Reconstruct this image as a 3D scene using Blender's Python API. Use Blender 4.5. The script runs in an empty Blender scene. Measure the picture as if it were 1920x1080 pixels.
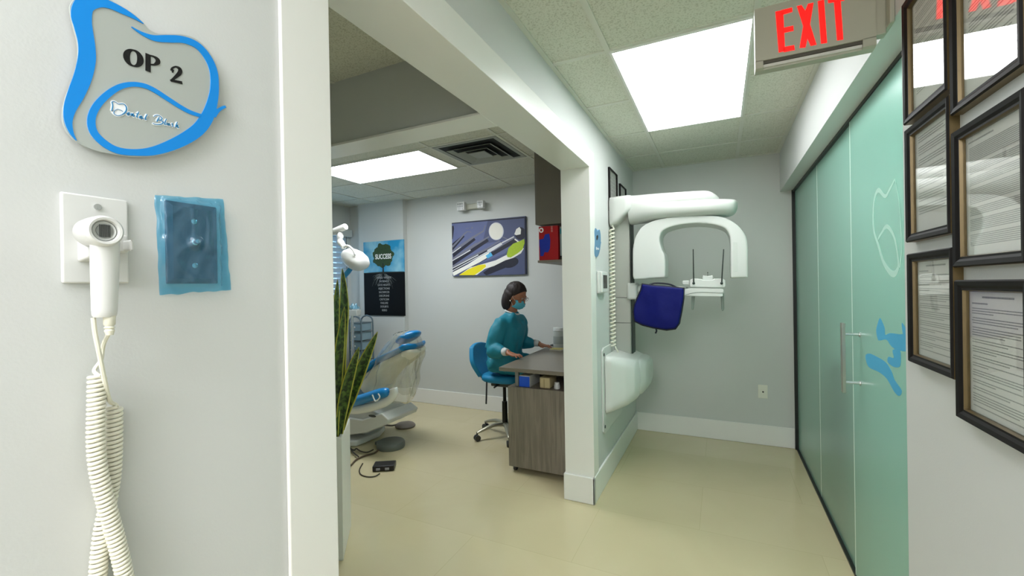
import bpy, bmesh, math, random
from mathutils import Vector, Matrix, noise as mnoise
random.seed(7)
V = Vector
pi = math.pi
scene = bpy.context.scene
COL = scene.collection

# ------------------------------------------------------------------ camera
YAW, PITCH, ROLL, F = 0.448532766, -0.00346267, -0.01698787, 810.1737
CAM = V((0, 0, 1.4644))
def _basis():
    cy, sy = math.cos(YAW), math.sin(YAW)
    r, f, u = V((cy, sy, 0)), V((-sy, cy, 0)), V((0, 0, 1))
    cp, sp = math.cos(PITCH), math.sin(PITCH)
    f, u = f * cp + u * sp, u * cp - f * sp
    cr, sr = math.cos(ROLL), math.sin(ROLL)
    r, u = r * cr + u * sr, u * cr - r * sr
    return r, u, f
RT, UP, FW = _basis()
cam_data = bpy.data.cameras.new('camera')
cam = bpy.data.objects.new('camera', cam_data)
COL.objects.link(cam)
m = Matrix((RT, UP, -FW)).transposed().to_4x4()
m.translation = CAM
cam.matrix_world = m
cam_data.sensor_width = 36.0
cam_data.sensor_fit = 'HORIZONTAL'
cam_data.lens = 36.0 * F / 1920
cam_data.clip_start = 0.02
scene.camera = cam

def ray(px, py):
    return RT * ((px - 960) / F) - UP * ((py - 540) / F) + FW
def at_x(px, py, X):
    d = ray(px, py); return CAM + d * (X / d.x)
def at_y(px, py, Y):
    d = ray(px, py); return CAM + d * (Y / d.y)
def at_z(px, py, Z):
    d = ray(px, py); return CAM + d * ((Z - CAM.z) / d.z)

# ------------------------------------------------------------------ materials
def lin(c):
    if isinstance(c, str):
        c = [int(c[i:i + 2], 16) / 255 for i in (0, 2, 4)]
        c = [x / 12.92 if x <= .04045 else ((x + .055) / 1.055) ** 2.4 for x in c]
    return (*c[:3], 1)
def mat(name, color, rough=.5, metal=0., var=.04, vscale=6., bump=0., bscale=60., coat=0., emit=None, estr=0., spec=.5, sub=0.):
    M_ = bpy.data.materials.new(name); M_.use_nodes = True
    nt = M_.node_tree; N = nt.nodes; L = nt.links
    b = N['Principled BSDF']
    c = lin(color)
    b.inputs['Roughness'].default_value = rough
    b.inputs['Metallic'].default_value = metal
    b.inputs['Specular IOR Level'].default_value = spec
    b.inputs['Coat Weight'].default_value = coat
    b.inputs['Coat Roughness'].default_value = .06
    tc = N.new('ShaderNodeTexCoord')
    nz = N.new('ShaderNodeTexNoise'); nz.inputs['Scale'].default_value = vscale; nz.inputs['Detail'].default_value = 3
    L.new(tc.outputs['Object'], nz.inputs['Vector'])
    mx = N.new('ShaderNodeMix'); mx.data_type = 'RGBA'
    mx.inputs['A'].default_value = tuple(x * (1 - var) for x in c[:3]) + (1,)
    mx.inputs['B'].default_value = tuple(min(1, x * (1 + var)) for x in c[:3]) + (1,)
    L.new(nz.outputs['Fac'], mx.inputs['Factor'])
    L.new(mx.outputs['Result'], b.inputs['Base Color'])
    if bump > 0:
        n2 = N.new('ShaderNodeTexNoise'); n2.inputs['Scale'].default_value = bscale; n2.inputs['Detail'].default_value = 4
        L.new(tc.outputs['Object'], n2.inputs['Vector'])
        bp = N.new('ShaderNodeBump'); bp.inputs['Strength'].default_value = bump; bp.inputs['Distance'].default_value = .01
        L.new(n2.outputs['Fac'], bp.inputs['Height']); L.new(bp.outputs['Normal'], b.inputs['Normal'])
    if emit is not None:
        b.inputs['Emission Color'].default_value = lin(emit)
        b.inputs['Emission Strength'].default_value = estr
    if sub > 0:
        b.inputs['Subsurface Weight'].default_value = sub
        b.inputs['Subsurface Radius'].default_value = (.01, .004, .002)
    return M_
def glass_mat(name, tint, opacity=0.0, rough=.05, film='FFFFFF', refl=1.0, ior=1.5):
    """thin clear sheet: tinted see-through + a little milkiness + mirror reflection"""
    M_ = bpy.data.materials.new(name); M_.use_nodes = True
    nt = M_.node_tree; N = nt.nodes; L = nt.links
    N.remove(N['Principled BSDF']); out = N['Material Output']
    tr = N.new('ShaderNodeBsdfTransparent'); tr.inputs['Color'].default_value = lin(tint)
    df = N.new('ShaderNodeBsdfDiffuse'); df.inputs['Color'].default_value = lin(film)
    gl = N.new('ShaderNodeBsdfGlossy'); gl.inputs['Roughness'].default_value = rough
    m1 = N.new('ShaderNodeMixShader'); m1.inputs['Fac'].default_value = opacity
    L.new(tr.outputs[0], m1.inputs[1]); L.new(df.outputs[0], m1.inputs[2])
    fr = N.new('ShaderNodeLayerWeight')
    pw = N.new('ShaderNodeMath'); pw.operation = 'POWER'; pw.inputs[1].default_value = 5
    L.new(fr.outputs['Facing'], pw.inputs[0])
    mu = N.new('ShaderNodeMath'); mu.operation = 'MULTIPLY_ADD'; mu.use_clamp = True
    f0 = ((ior - 1) / (ior + 1)) ** 2
    mu.inputs[1].default_value = (1 - f0) * refl; mu.inputs[2].default_value = f0 * refl
    L.new(pw.outputs[0], mu.inputs[0])
    m2 = N.new('ShaderNodeMixShader')
    L.new(mu.outputs[0], m2.inputs['Fac']); L.new(m1.outputs[0], m2.inputs[1]); L.new(gl.outputs[0], m2.inputs[2])
    L.new(m2.outputs[0], out.inputs['Surface'])
    return M_

# ------------------------------------------------------------------ mesh builder
def basis_from(d):
    d = d.normalized()
    a = V((0, 0, 1)) if abs(d.z) < .9 else V((1, 0, 0))
    u = d.cross(a).normalized(); w = d.cross(u).normalized()
    return u, w
def catmull(pts, n=6, closed=False):
    pts = [V(p) for p in pts]; k = len(pts); out = []
    def P(i): return pts[i % k] if closed else pts[max(0, min(k - 1, i))]
    for i in range(k if closed else k - 1):
        a, b, c, d = P(i - 1), P(i), P(i + 1), P(i + 2)
        for j in range(n):
            t = j / n
            out.append(.5 * ((2 * b) + (c - a) * t + (2 * a - 5 * b + 4 * c - d) * t * t + (3 * b - a - 3 * c + d) * t ** 3))
    if not closed: out.append(pts[-1])
    return out
class MB:
    def __init__(s): s.bm = bmesh.new()
    def box(s, lo, hi, rot=None, pivot=None):
        lo, hi = V(lo), V(hi)
        vs = [s.bm.verts.new((x, y, z)) for x in (lo.x, hi.x) for y in (lo.y, hi.y) for z in (lo.z, hi.z)]
        for f in ((0, 1, 3, 2), (4, 6, 7, 5), (0, 4, 5, 1), (2, 3, 7, 6), (0, 2, 6, 4), (1, 5, 7, 3)):
            s.bm.faces.new([vs[i] for i in f])
        if rot is not None:
            bmesh.ops.rotate(s.bm, verts=vs, cent=V(pivot) if pivot else (lo + hi) / 2, matrix=rot)
        return s
    def cyl(s, p0, p1, r0, r1=None, seg=20, caps=True):
        return s.tube([p0, p1], [r0, r0 if r1 is None else r1], seg, caps)
    def tube(s, pts, r, seg=10, caps=True, closed=False, flat=None):
        pts = [V(p) for p in pts]; n = len(pts)
        rr = r if isinstance(r, (list, tuple)) else [r] * n
        rings = []; u = None
        for i, p in enumerate(pts):
            a = pts[i - 1] if (i > 0 or closed) else pts[i]
            b = pts[(i + 1) % n] if (i < n - 1 or closed) else pts[i]
            d = (b - a)
            if d.length < 1e-9: d = V((0, 0, 1))
            d.normalize()
            if u is None: u, w = basis_from(d)
            else:
                u = (u - d * u.dot(d))
                if u.length < 1e-6: u, _ = basis_from(d)
                u.normalize()
            w = d.cross(u)
            rings.append([s.bm.verts.new(p + u * (math.cos(t) * rr[i]) + w * (math.sin(t) * rr[i] * (flat or 1))) for t in [2 * pi * k / seg for k in range(seg)]])
        m_ = n if closed else n - 1
        for i in range(m_):
            A, B = rings[i], rings[(i + 1) % n]
            for k in range(seg):
                s.bm.faces.new((A[k], A[(k + 1) % seg], B[(k + 1) % seg], B[k]))
        if caps and not closed:
            s.bm.faces.new(rings[0][::-1]); s.bm.faces.new(rings[-1])
        return s
    def lathe(s, prof, c=(0, 0, 0), seg=28, axis='Z'):
        c = V(c); rings = []
        def pt(r, h, t):
            a, b = r * math.cos(t), r * math.sin(t)
            return c + {'Z': V((a, b, h)), 'X': V((h, a, b)), 'Y': V((b, h, a))}[axis]
        for r, h in prof:
            if r < 1e-6: rings.append([s.bm.verts.new(pt(0, h, 0))])
            else: rings.append([s.bm.verts.new(pt(r, h, 2 * pi * k / seg)) for k in range(seg)])
        for A, B in zip(rings, rings[1:]):
            for k in range(seg):
                k2 = (k + 1) % seg
                if len(A) == 1 and len(B) == 1: continue
                if len(A) == 1: s.bm.faces.new((A[0], B[k], B[k2]))
                elif len(B) == 1: s.bm.faces.new((A[k], A[k2], B[0]))
                else: s.bm.faces.new((A[k], A[k2], B[k2], B[k]))
        if len(rings[0]) > 1: s.bm.faces.new(rings[0][::-1])
        if len(rings[-1]) > 1: s.bm.faces.new(rings[-1])
        return s
    def prism(s, pts, vec):
        vec = V(vec)
        A = [s.bm.verts.new(V(p)) for p in pts]; B = [s.bm.verts.new(V(p) + vec) for p in pts]
        n = len(A)
        fa = s.bm.faces.new(A[::-1]); fb = s.bm.faces.new(B)
        for i in range(n): s.bm.faces.new((A[i], A[(i + 1) % n], B[(i + 1) % n], B[i]))
        fa.normal_update(); fb.normal_update()
        bmesh.ops.triangulate(s.bm, faces=[fa, fb], ngon_method='EAR_CLIP')
        return s
    def ribbon(s, pts, widths, nrm, vec, n=5, closed=False):
        """flat stroke of changing half-width lying in the plane with normal nrm, raised by vec"""
        nrm = V(nrm).normalized()
        P4 = [V((*p, w)) if False else (V(p), w) for p, w in zip(pts, widths)]
        c = catmull([p for p, _ in P4], n, closed)
        wv = catmull([V((w, 0, 0)) for _, w in P4], n, closed)
        k = len(c); lft, rgt = [], []
        for i in range(k):
            a = c[i - 1] if (i or closed) else c[i]; b = c[(i + 1) % k] if (i < k - 1 or closed) else c[i]
            d = b - a
            if d.length < 1e-9: d = V((0, 0, 1))
            sd = nrm.cross(d).normalized()
            w = max(wv[i].x, 1e-5)
            lft.append(c[i] + sd * w); rgt.append(c[i] - sd * w)
        vec = V(vec)
        A = [s.bm.verts.new(p) for p in lft]; B = [s.bm.verts.new(p) for p in rgt]
        A2 = [s.bm.verts.new(p + vec) for p in lft]; B2 = [s.bm.verts.new(p + vec) for p in rgt]
        for i in range(k if closed else k - 1):
            j = (i + 1) % k
            s.bm.faces.new((A2[i], A2[j], B2[j], B2[i])); s.bm.faces.new((A[i], B[i], B[j], A[j]))
            s.bm.faces.new((A[i], A[j], A2[j], A2[i])); s.bm.faces.new((B[i], B2[i], B2[j], B[j]))
        if not closed:
            s.bm.faces.new((A[0], A2[0], B2[0], B[0])); s.bm.faces.new((A[-1], B[-1], B2[-1], A2[-1]))
        return s
    def ell(s, c, r, rot=None, u=20, v=14):
        mtx = Matrix.Translation(V(c)) @ (rot.to_4x4() if rot is not None else Matrix.Identity(4)) @ Matrix.Diagonal((*r, 1))
        bmesh.ops.create_uvsphere(s.bm, u_segments=u, v_segments=v, radius=1, matrix=mtx)
        return s
    def loft(s, rings, caps=True):
        R = [[s.bm.verts.new(V(p)) for p in r] for r in rings]; n = len(R[0])
        for A, B in zip(R, R[1:]):
            for k in range(n): s.bm.faces.new((A[k], A[(k + 1) % n], B[(k + 1) % n], B[k]))
        if caps: s.bm.faces.new(R[0][::-1]); s.bm.faces.new(R[-1])
        return s
    def grid(s, P, nu, nv):
        """P(u, v) with u, v in 0..1"""
        G = [[s.bm.verts.new(P(i / nu, j / nv)) for j in range(nv + 1)] for i in range(nu + 1)]
        for i in range(nu):
            for j in range(nv): s.bm.faces.new((G[i][j], G[i + 1][j], G[i + 1][j + 1], G[i][j + 1]))
        return s
    def mesh(s, name):
        bmesh.ops.recalc_face_normals(s.bm, faces=s.bm.faces[:])
        me = bpy.data.meshes.new(name); s.bm.to_mesh(me); s.bm.free(); return me
    def build(s, name, mt, parent=None, bevel=0., seg=2, smooth=True, ang=38, world=True, solid=0.):
        return link(name, s.mesh(name), mt, parent, bevel, seg, smooth, ang, world, solid)
    def vox(s, name, mt, parent=None, size=.006, it=6, factor=.5, world=True, post=None):
        """melt the pieces into one continuous smooth surface"""
        me = s.mesh(name + '_raw')
        o = bpy.data.objects.new(name + '_raw', me); COL.objects.link(o)
        md = o.modifiers.new('r', 'REMESH'); md.mode = 'VOXEL'; md.voxel_size = size
        sm = o.modifiers.new('s', 'SMOOTH'); sm.factor = factor; sm.iterations = it
        dg = bpy.context.evaluated_depsgraph_get(); dg.update()
        me2 = bpy.data.meshes.new_from_object(o.evaluated_get(dg)); me2.name = name
        bpy.data.objects.remove(o); bpy.data.meshes.remove(me)
        if post:
            for v in me2.vertices: v.co = post(v.co.copy())
        return link(name, me2, mt, parent, 0, 2, True, 180, world, 0)
def link(name, me, mt, parent=None, bevel=0., seg=2, smooth=True, ang=38, world=True, solid=0.):
    o = bpy.data.objects.new(name, me); COL.objects.link(o)
    for x in (mt if isinstance(mt, (list, tuple)) else [mt]): me.materials.append(x)
    if smooth:
        me.shade_smooth()
        if ang < 179: me.set_sharp_from_angle(angle=math.radians(ang))
    if solid:
        md = o.modifiers.new('solid', 'SOLIDIFY'); md.thickness = solid; md.offset = 0
    if bevel > 0:
        md = o.modifiers.new('bevel', 'BEVEL'); md.width = bevel; md.segments = seg; md.limit_method = 'ANGLE'; md.angle_limit = math.radians(40)
        md.harden_normals = False
    if parent is not None:
        o.parent = parent
        if world:
            off = parent.location if parent.parent is None else V((0, 0, 0))
            o.matrix_parent_inverse = Matrix.Translation(-off)
    return o
def tag(o, label=None, cat=None, group=None, kind=None):
    if label: o['label'] = label
    if cat: o['category'] = cat
    if group: o['group'] = group
    if kind: o['kind'] = kind
    return o
def thing(name, loc, label, cat, group=None):
    o = bpy.data.objects.new(name, None); o.empty_display_size = .1
    COL.objects.link(o); o.location = loc
    return tag(o, label, cat, group)
def struct(o): o['kind'] = 'structure'; return o
def copy_tree(o, parent=None):
    c = o.copy(); COL.objects.link(c)
    if parent is not None: c.parent = parent
    for ch in list(o.children): copy_tree(ch, c)
    return c
def RZ(a): return Matrix.Rotation(a, 3, 'Z')
def RX(a): return Matrix.Rotation(a, 3, 'X')
def RY(a): return Matrix.Rotation(a, 3, 'Y')
def text_mesh(txt, size, mtx, depth=.0008, bold=0., align='CENTER', squeeze=1.0):
    cu = bpy.data.curves.new('t', 'FONT'); cu.body = txt; cu.size = size; cu.extrude = depth; cu.offset = bold
    cu.align_x = align; cu.align_y = 'CENTER'
    o = bpy.data.objects.new('t', cu); COL.objects.link(o)
    dg = bpy.context.evaluated_depsgraph_get(); dg.update()
    me = bpy.data.meshes.new_from_object(o.evaluated_get(dg))
    bpy.data.objects.remove(o); bpy.data.curves.remove(cu)
    me.transform(mtx @ Matrix.Diagonal((squeeze, 1, 1, 1)))
    return me
# ------------------------------------------------------------------ materials of the place
M_wall = mat('wall_paint', 'CFD1CE', .55, var=.012, vscale=2, bump=.04, bscale=220)
M_wall2 = mat('wall_paint_grey', 'CACDC8', .5, var=.012, vscale=2, bump=.04, bscale=220)
M_trim = mat('white_trim_paint', 'EAEAE4', .3, var=.01)
M_floor = None
def floor_mat():
    M_ = bpy.data.materials.new('polished_cream_tile'); M_.use_nodes = True
    nt = M_.node_tree; N = nt.nodes; L = nt.links; b = N['Principled BSDF']
    tc = N.new('ShaderNodeTexCoord'); mp = N.new('ShaderNodeMapping')
    mp.inputs['Location'].default_value = (.13, .22, 0); mp.inputs['Rotation'].default_value = (0, 0, 0)
    L.new(tc.outputs['Object'], mp.inputs['Vector'])
    br = N.new('ShaderNodeTexBrick'); br.offset = .5
    br.inputs['Scale'].default_value = 1.0; br.inputs['Brick Width'].default_value = 1.2; br.inputs['Row Height'].default_value = .6
    br.inputs['Mortar Size'].default_value = .0016; br.inputs['Mortar Smooth'].default_value = .3
    br.inputs['Color1'].default_value = lin('CFC49F'); br.inputs['Color2'].default_value = lin('CBC09B'); br.inputs['Mortar'].default_value = lin('BFB48F')
    L.new(mp.outputs[0], br.inputs['Vector'])
    nz = N.new('ShaderNodeTexNoise'); nz.inputs['Scale'].default_value = 1.7; nz.inputs['Detail'].default_value = 6; nz.inputs['Distortion'].default_value = 1.2
    L.new(tc.outputs['Object'], nz.inputs['Vector'])
    mx = N.new('ShaderNodeMix'); mx.data_type = 'RGBA'; mx.blend_type = 'MULTIPLY'; mx.inputs['Factor'].default_value = .35
    cr = N.new('ShaderNodeValToRGB'); cr.color_ramp.elements[0].color = (.84, .82, .78, 1); cr.color_ramp.elements[0].position = .3; cr.color_ramp.elements[1].position = .7
    L.new(nz.outputs['Fac'], cr.inputs[0]); L.new(br.outputs['Color'], mx.inputs['A']); L.new(cr.outputs[0], mx.inputs['B'])
    L.new(mx.outputs['Result'], b.inputs['Base Color'])
    b.inputs['Roughness'].default_value = .12
    b.inputs['Specular IOR Level'].default_value = .5
    bp = N.new('ShaderNodeBump'); bp.inputs['Strength'].default_value = .03; bp.inputs['Distance'].default_value = .01
    n2 = N.new('ShaderNodeTexNoise'); n2.inputs['Scale'].default_value = 5
    L.new(tc.outputs['Object'], n2.inputs['Vector']); L.new(n2.outputs['Fac'], bp.inputs['Height']); L.new(bp.outputs[0], b.inputs['Normal'])
    return M_
def tile_mat():
    M_ = bpy.data.materials.new('ceiling_tile'); M_.use_nodes = True
    nt = M_.node_tree; N = nt.nodes; L = nt.links; b = N['Principled BSDF']
    tc = N.new('ShaderNodeTexCoord')
    nz = N.new('ShaderNodeTexNoise'); nz.inputs['Scale'].default_value = 140; nz.inputs['Detail'].default_value = 4
    L.new(tc.outputs['Object'], nz.inputs['Vector'])
    cr = N.new('ShaderNodeValToRGB')
    cr.color_ramp.elements[0].position = .36; cr.color_ramp.elements[0].color = lin('BFC0AF')
    cr.color_ramp.elements[1].position = .50; cr.color_ramp.elements[1].color = lin('D8D9CB')
    L.new(nz.outputs['Fac'], cr.inputs[0]); L.new(cr.outputs[0], b.inputs['Base Color'])
    b.inputs['Roughness'].default_value = .9; b.inputs['Specular IOR Level'].default_value = .1
    bp = N.new('ShaderNodeBump'); bp.inputs['Strength'].default_value = .3; bp.inputs['Distance'].default_value = .004
    L.new(nz.outputs['Fac'], bp.inputs['Height']); L.new(bp.outputs[0], b.inputs['Normal'])
    return M_
M_floor = floor_mat(); M_tile = tile_mat()
M_grid = mat('ceiling_grid_metal', 'D2D3C6', .45)

CZ, LX, LXB, RXW, EY = 2.61, -.782, -.97, .49, 4.48
GXP = .586
struct(MB().box((-4.9, -2.8, -.1), (2.6, 4.7, 0)).build('floor', M_floor, smooth=False))
struct(MB().box((-4.9, -2.8, CZ), (2.6, 4.7, CZ + .1)).build('ceiling', M_tile, smooth=False))
# walls
w = MB()
w.box((LXB, -2.6, 0), (LX, .685, CZ)).box((LXB, .685, 2.265), (LX, 2.835, CZ)).box((LXB, 2.835, 0), (LX, EY, CZ))
struct(w.build('wall_left', M_wall, smooth=False))
struct(MB().box((-4.9, EY, 0), (2.6, EY + .15, CZ)).build('wall_end', M_wall2, smooth=False))
struct(MB().box((-4.42, 4.40, 0), (-3.655, EY, CZ)).build('wall_pilaster', M_wall2, smooth=False))
struct(MB().box((-4.85, 1.74, 2.265), (LXB, 1.885, CZ)).build('wall_beam', M_wall2, smooth=False))
w = MB()
w.box((RXW, -2.6, 0), (.72, 1.645, CZ)).box((RXW, 1.645, 2.262), (.72, EY, CZ))
struct(w.build('wall_right', M_wall, smooth=False))
struct(MB().box((-4.9, -2.75, 0), (2.6, -2.6, CZ)).build('wall_front', M_wall, smooth=False))
struct(MB().box((-4.85, -.2, 0), (LXB, -.05, CZ)).build('wall_hall', M_wall2, smooth=False))
w = MB()   # far left wall with a window opening
WY0, WY1, WZ0, WZ1 = 3.05, 4.33, 1.0, 2.17
w.box((-4.8, -.2, 0), (-4.66, WY0, CZ)).box((-4.8, WY1, 0), (-4.66, EY, CZ)).box((-4.8, WY0, 0), (-4.66, WY1, WZ0)).box((-4.8, WY0, WZ1), (-4.66, WY1, CZ))
struct(w.build('wall_window_side', M_wall2, smooth=False))
struct(MB().box((2.45, -2.6, 0), (2.6, EY, CZ)).build('wall_behind_glass', M_wall, smooth=False))
struct(MB().box((.72, .9, 0), (2.45, 1.0, CZ)).build('wall_side_room', M_wall, smooth=False))

# white casing round the opening
t = MB()
t.box((LX, .575, 0), (LX + .009, .690, 2.377)).box((LX, .690, 2.262), (LX + .009, 2.835, 2.377)).box((LX, 2.835, .17), (LX + .009, 2.948, 2.377))
struct(t.build('trim_1', M_trim, bevel=.003))
t = MB()
t.box((LXB - .006, .685, 0), (LX + .009, .694, 2.262)).box((LXB - .006, .685, 2.255), (LX + .009, 2.835, 2.267)).box((LXB - .006, 2.826, .17), (LX + .009, 2.837, 2.262))
struct(t.build('trim_2', M_trim, bevel=.002))
struct(MB().box((-4.66, 1.725, 2.253), (LXB - .004, 1.893, 2.266)).build('trim_3', M_trim, bevel=.002))
# baseboards
BH = .178
b = MB()
b.box((LX, 2.81, 0), (LX + .014, EY, BH)).box((LXB - .014, 2.81, 0), (LX + .014, 2.83, BH))
struct(b.build('baseboard_left', M_trim, bevel=.004))
struct(MB().box((LX + .013, EY - .014, 0), (GXP - .012, EY, BH)).build('baseboard_end', M_trim, bevel=.004))
b = MB().box((-3.64, EY - .014, 0), (LXB - .014, EY, BH)).box((-4.43, 4.386, 0), (-3.64, 4.40, BH)).box((-3.655, 4.39, 0), (-3.641, EY, BH)).box((-4.66, EY - .014, 0), (-4.42, EY, BH))
struct(b.build('baseboard_operatory', M_trim, bevel=.004))
struct(MB().box((-4.66, 0, 0), (-4.646, 4.47, BH)).build('baseboard_window_side', M_trim, bevel=.004))
struct(MB().box((LXB - .014, 2.83, 0), (LXB, 4.466, BH)).build('baseboard_desk_side', M_trim, bevel=.004))
struct(MB().box((RXW - .014, -2.6, 0), (RXW, 1.645, .12)).build('baseboard_right', M_trim, bevel=.004))

# ceiling grid: painted T-bars just under the tiles
g = MB(); zb = CZ - .006
def bar_y(x, y0, y1, w_=.012): g.box((x - w_, y0, zb), (x + w_, y1, CZ))
def bar_x(y, x0, x1, w_=.012): g.box((x0, y - w_, zb + .0008), (x1, y + w_, CZ))
for x in (-.478, .156): bar_y(x, -2.6, EY, .013)
for y in (-1.56, -.95, -.34, .27, .88, 1.49, 2.118, 3.366, 3.975): bar_x(y, LX, RXW)
for y in (2.742,): bar_x(y, LX, -.478); bar_x(y, .156, RXW)
bar_y(LX + .012, -2.6, EY); bar_y(RXW - .012, -2.6, EY); bar_x(EY - .012, LX, RXW)
for y in (2.885, 3.505, 4.115): bar_x(y, -4.66, LXB)
for x in (-1.50, -2.115, -3.49, -4.10): bar_y(x, 1.89, EY)
bar_x(EY - .012, -3.655, LXB); bar_x(4.388, -4.42, -3.655); bar_y(-3.643, 4.39, EY); bar_y(-4.648, 1.89, EY); bar_y(LXB - .012, 1.89, EY)
for y in (.45, 1.06): bar_x(y, -4.66, LXB)
for x in (-1.30, -1.91, -2.52, -3.13): bar_y(x, 0, 1.74)
struct(g.build('trim_4', M_grid, smooth=False))

# ------------------------------------------------------------------ lamps of the place
M_frame_w = mat('troffer_white', 'E6E7E2', .4)
M_diff = mat('troffer_diffuser', 'F4F4F2', .4, emit='FAFCFF', estr=4.9)
M_diff2 = mat('troffer_diffuser_operatory', 'F4F4F2', .4, emit='F6FAFF', estr=9.8)
def troffer(x0, x1, y0, y1, label, mt=None):
    t = thing('ceiling_light', ((x0 + x1) / 2, (y0 + y1) / 2, CZ - .012), label, 'ceiling light', 'ceiling light panels')
    f = .012; z0 = CZ - .011
    fr = MB().box((x0 - f, y0 - f, z0), (x1 + f, y0, CZ)).box((x0 - f, y1, z0), (x1 + f, y1 + f, CZ)).box((x0 - f, y0, z0), (x0, y1, CZ)).box((x1, y0, z0), (x1 + f, y1, CZ))
    fr.build('frame', M_frame_w, t, smooth=False)
    MB().box((x0, y0, CZ - .008), (x1, y1, CZ - .002)).build('diffuser', mt or M_diff, t, smooth=False)
    return t
troffer(-.462, .142, 2.137, 3.350, 'glowing rectangular ceiling light panel in the corridor, next to the red EXIT sign')
troffer(-3.47, -2.235, 2.90, 3.49, 'glowing ceiling light panel in the treatment room beyond the opening', M_diff2)
def soft(name, loc, sx, sy, power, color):
    l = bpy.data.lights.new(name, 'AREA'); l.shape = 'RECTANGLE'; l.size = sx; l.size_y = sy; l.energy = power; l.color = color
    o = bpy.data.objects.new(name, l); COL.objects.link(o); o.location = loc
    return o
# added fill lights behind the camera; unseen lamp in the room behind the glass
soft('corridor_fill_light', (-.42, -.5, CZ - .02), .6, 1.2, 9, (.98, .98, 1.04))
soft('corridor_fill_light', (-.1, -1.85, CZ - .02), .6, 1.2, 38, (.98, .98, 1.04))
soft('glass_room_panel_light', (1.5, 1.9, CZ - .02), .6, 1.2, 90, (1, 1, 1))
wd = bpy.data.worlds.new('world'); scene.world = wd; wd.use_nodes = True
wd.node_tree.nodes['Background'].inputs[0].default_value = (.55, .75, 1, 1)
wd.node_tree.nodes['Background'].inputs[1].default_value = 2.0
scene.view_settings.view_transform = 'Standard'
scene.view_settings.look = 'None'
scene.view_settings.exposure = 0.9
scene.view_settings.gamma = 1.0
scene.view_settings.use_curve_mapping = False
# ------------------------------------------------------------------ near wall: sign, hand switch, film-wrapped plate
M_blue = mat('sign_blue', '0A8AE0', .35, var=.01)
M_steel = mat('brushed_steel', 'BFC5C0', .36, metal=.35, var=.03, vscale=3)
M_black = mat('sign_black', '0B0C0D', .4)
M_white = mat('white_plastic', 'D9DAD6', .28, var=.01)
M_white_g = mat('white_gloss_enamel', 'ECEEEA', .22, var=.01, coat=.3)
M_cord = mat('ivory_cord', 'E4E2D0', .42, var=.02)
M_dark = mat('dark_slot', '3A3D3C', .5)
M_chrome = mat('chrome', 'D8DADA', .15, metal=1., var=.01)
M_plate_st = mat('steel_plate', '07394E', .3, metal=.3, var=.03)
M_outline = mat('sticker_white', 'F2F4F4', .4)
NX = V((1, 0, 0))
SX = LX + .0105         # face of the sign
def c1(x, y, X=SX): return at_x(x / 3, y / 3, X)
sign = thing('room_sign', c1(780, 450, LX + .004), 'steel tooth-shaped sign with blue swirls reading OP 2, above the white hand switch', 'sign', 'tooth shaped room signs')
outer = [(395, 60), (403, 15), (440, -18), (500, -30), (590, -15), (690, 40), (760, 85), (808, 130), (838, 165), (890, 190), (950, 191), (1025, 194), (1093, 214), (1152, 260), (1203, 330), (1233, 420), (1240, 515), (1228, 603), (1262, 588), (1277, 600), (1270, 614), (1218, 646), (1190, 694), (1132, 762), (1062, 812), (980, 852), (880, 877), (770, 884), (650, 868), (540, 846), (440, 802), (385, 748), (357, 690), (355, 620), (373, 540), (420, 430), (440, 340), (438, 240), (415, 150)]
sp = catmull([c1(*p) for p in outer], 4, True)
MB().prism(sp, (-.004, 0, 0)).build('steel_plate', M_steel, sign, bevel=.0008)
for y_, z_ in ((.33, 1.84), (.41, 1.77), (.32, 1.73)): MB().cyl((LX, y_, z_), (SX - .003, y_, z_), .01).build('spacer', M_steel, sign)
def sc_w(w, y): return w / 3 * .00060      # stroke half widths: crop pixels to metres
def rib(mb, pts, X=SX, up=.0012, n=5, k=.00060):
    mb.ribbon([c1(x, y, X) for x, y, _ in pts], [w / 3 * k for *_, w in pts], NX, (up, 0, 0), n)
r = MB()
rib(r, [(806, 134, 2), (750, 95, 14), (690, 62, 24), (610, 25, 28), (540, 10, 36), (475, 30, 46), (457, 100, 53), (470, 170, 49), (486, 250, 45), (488, 330, 45), (466, 430, 44), (426, 530, 40), (392, 610, 30), (383, 680, 20), (400, 745, 11), (428, 790, 2)])
r.build('swirl', M_blue, sign, smooth=False)
r = MB()
rib(r, [(738, 152, 3), (800, 190, 12), (870, 216, 21), (950, 219, 26), (1030, 224, 26), (1108, 256, 30), (1165, 320, 33), (1200, 400, 33), (1206, 500, 34), (1190, 590, 40), (1163, 662, 46), (1118, 724, 46), (1050, 774, 44), (960, 818, 38), (860, 850, 30), (760, 858, 23), (660, 846, 24), (582, 804, 25), (525, 742, 23), (513, 670, 21), (540, 600, 20), (600, 535, 19), (670, 490, 17), (740, 475, 16), (810, 483, 17), (870, 510, 18), (940, 555, 18), (1010, 600, 17), (1070, 632, 16), (1130, 652, 14)])
rib(r, [(1195, 645, 30), (1225, 622, 14), (1250, 606, 11), (1268, 600, 9)], up=.00115)
r.build('swirl', M_blue, sign, smooth=False)
k2 = .00066
r = MB()
O = [(750 + 39 * math.cos(t) , 327 + 44 * math.sin(t) + 9 * math.cos(t), 5 + 13 * abs(math.cos(t)) ** 1.5) for t in [2 * pi * i / 16 for i in range(16)]]
r.ribbon([c1(x, y) for x, y, _ in O], [w / 3 * k2 for *_, w in O], NX, (.0008, 0, 0), 4, True)
r.build('letter', M_black, sign, smooth=False)
r = MB()
rib(r, [(832, 304, 15), (832, 350, 15), (832, 402, 15)], up=.0008, k=k2)
rib(r, [(835, 312, 5), (862, 318, 6), (884, 334, 13), (886, 352, 13), (866, 364, 6), (838, 362, 4)], up=.0009, k=k2)
r.build('letter', M_black, sign, smooth=False)
r = MB()
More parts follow.
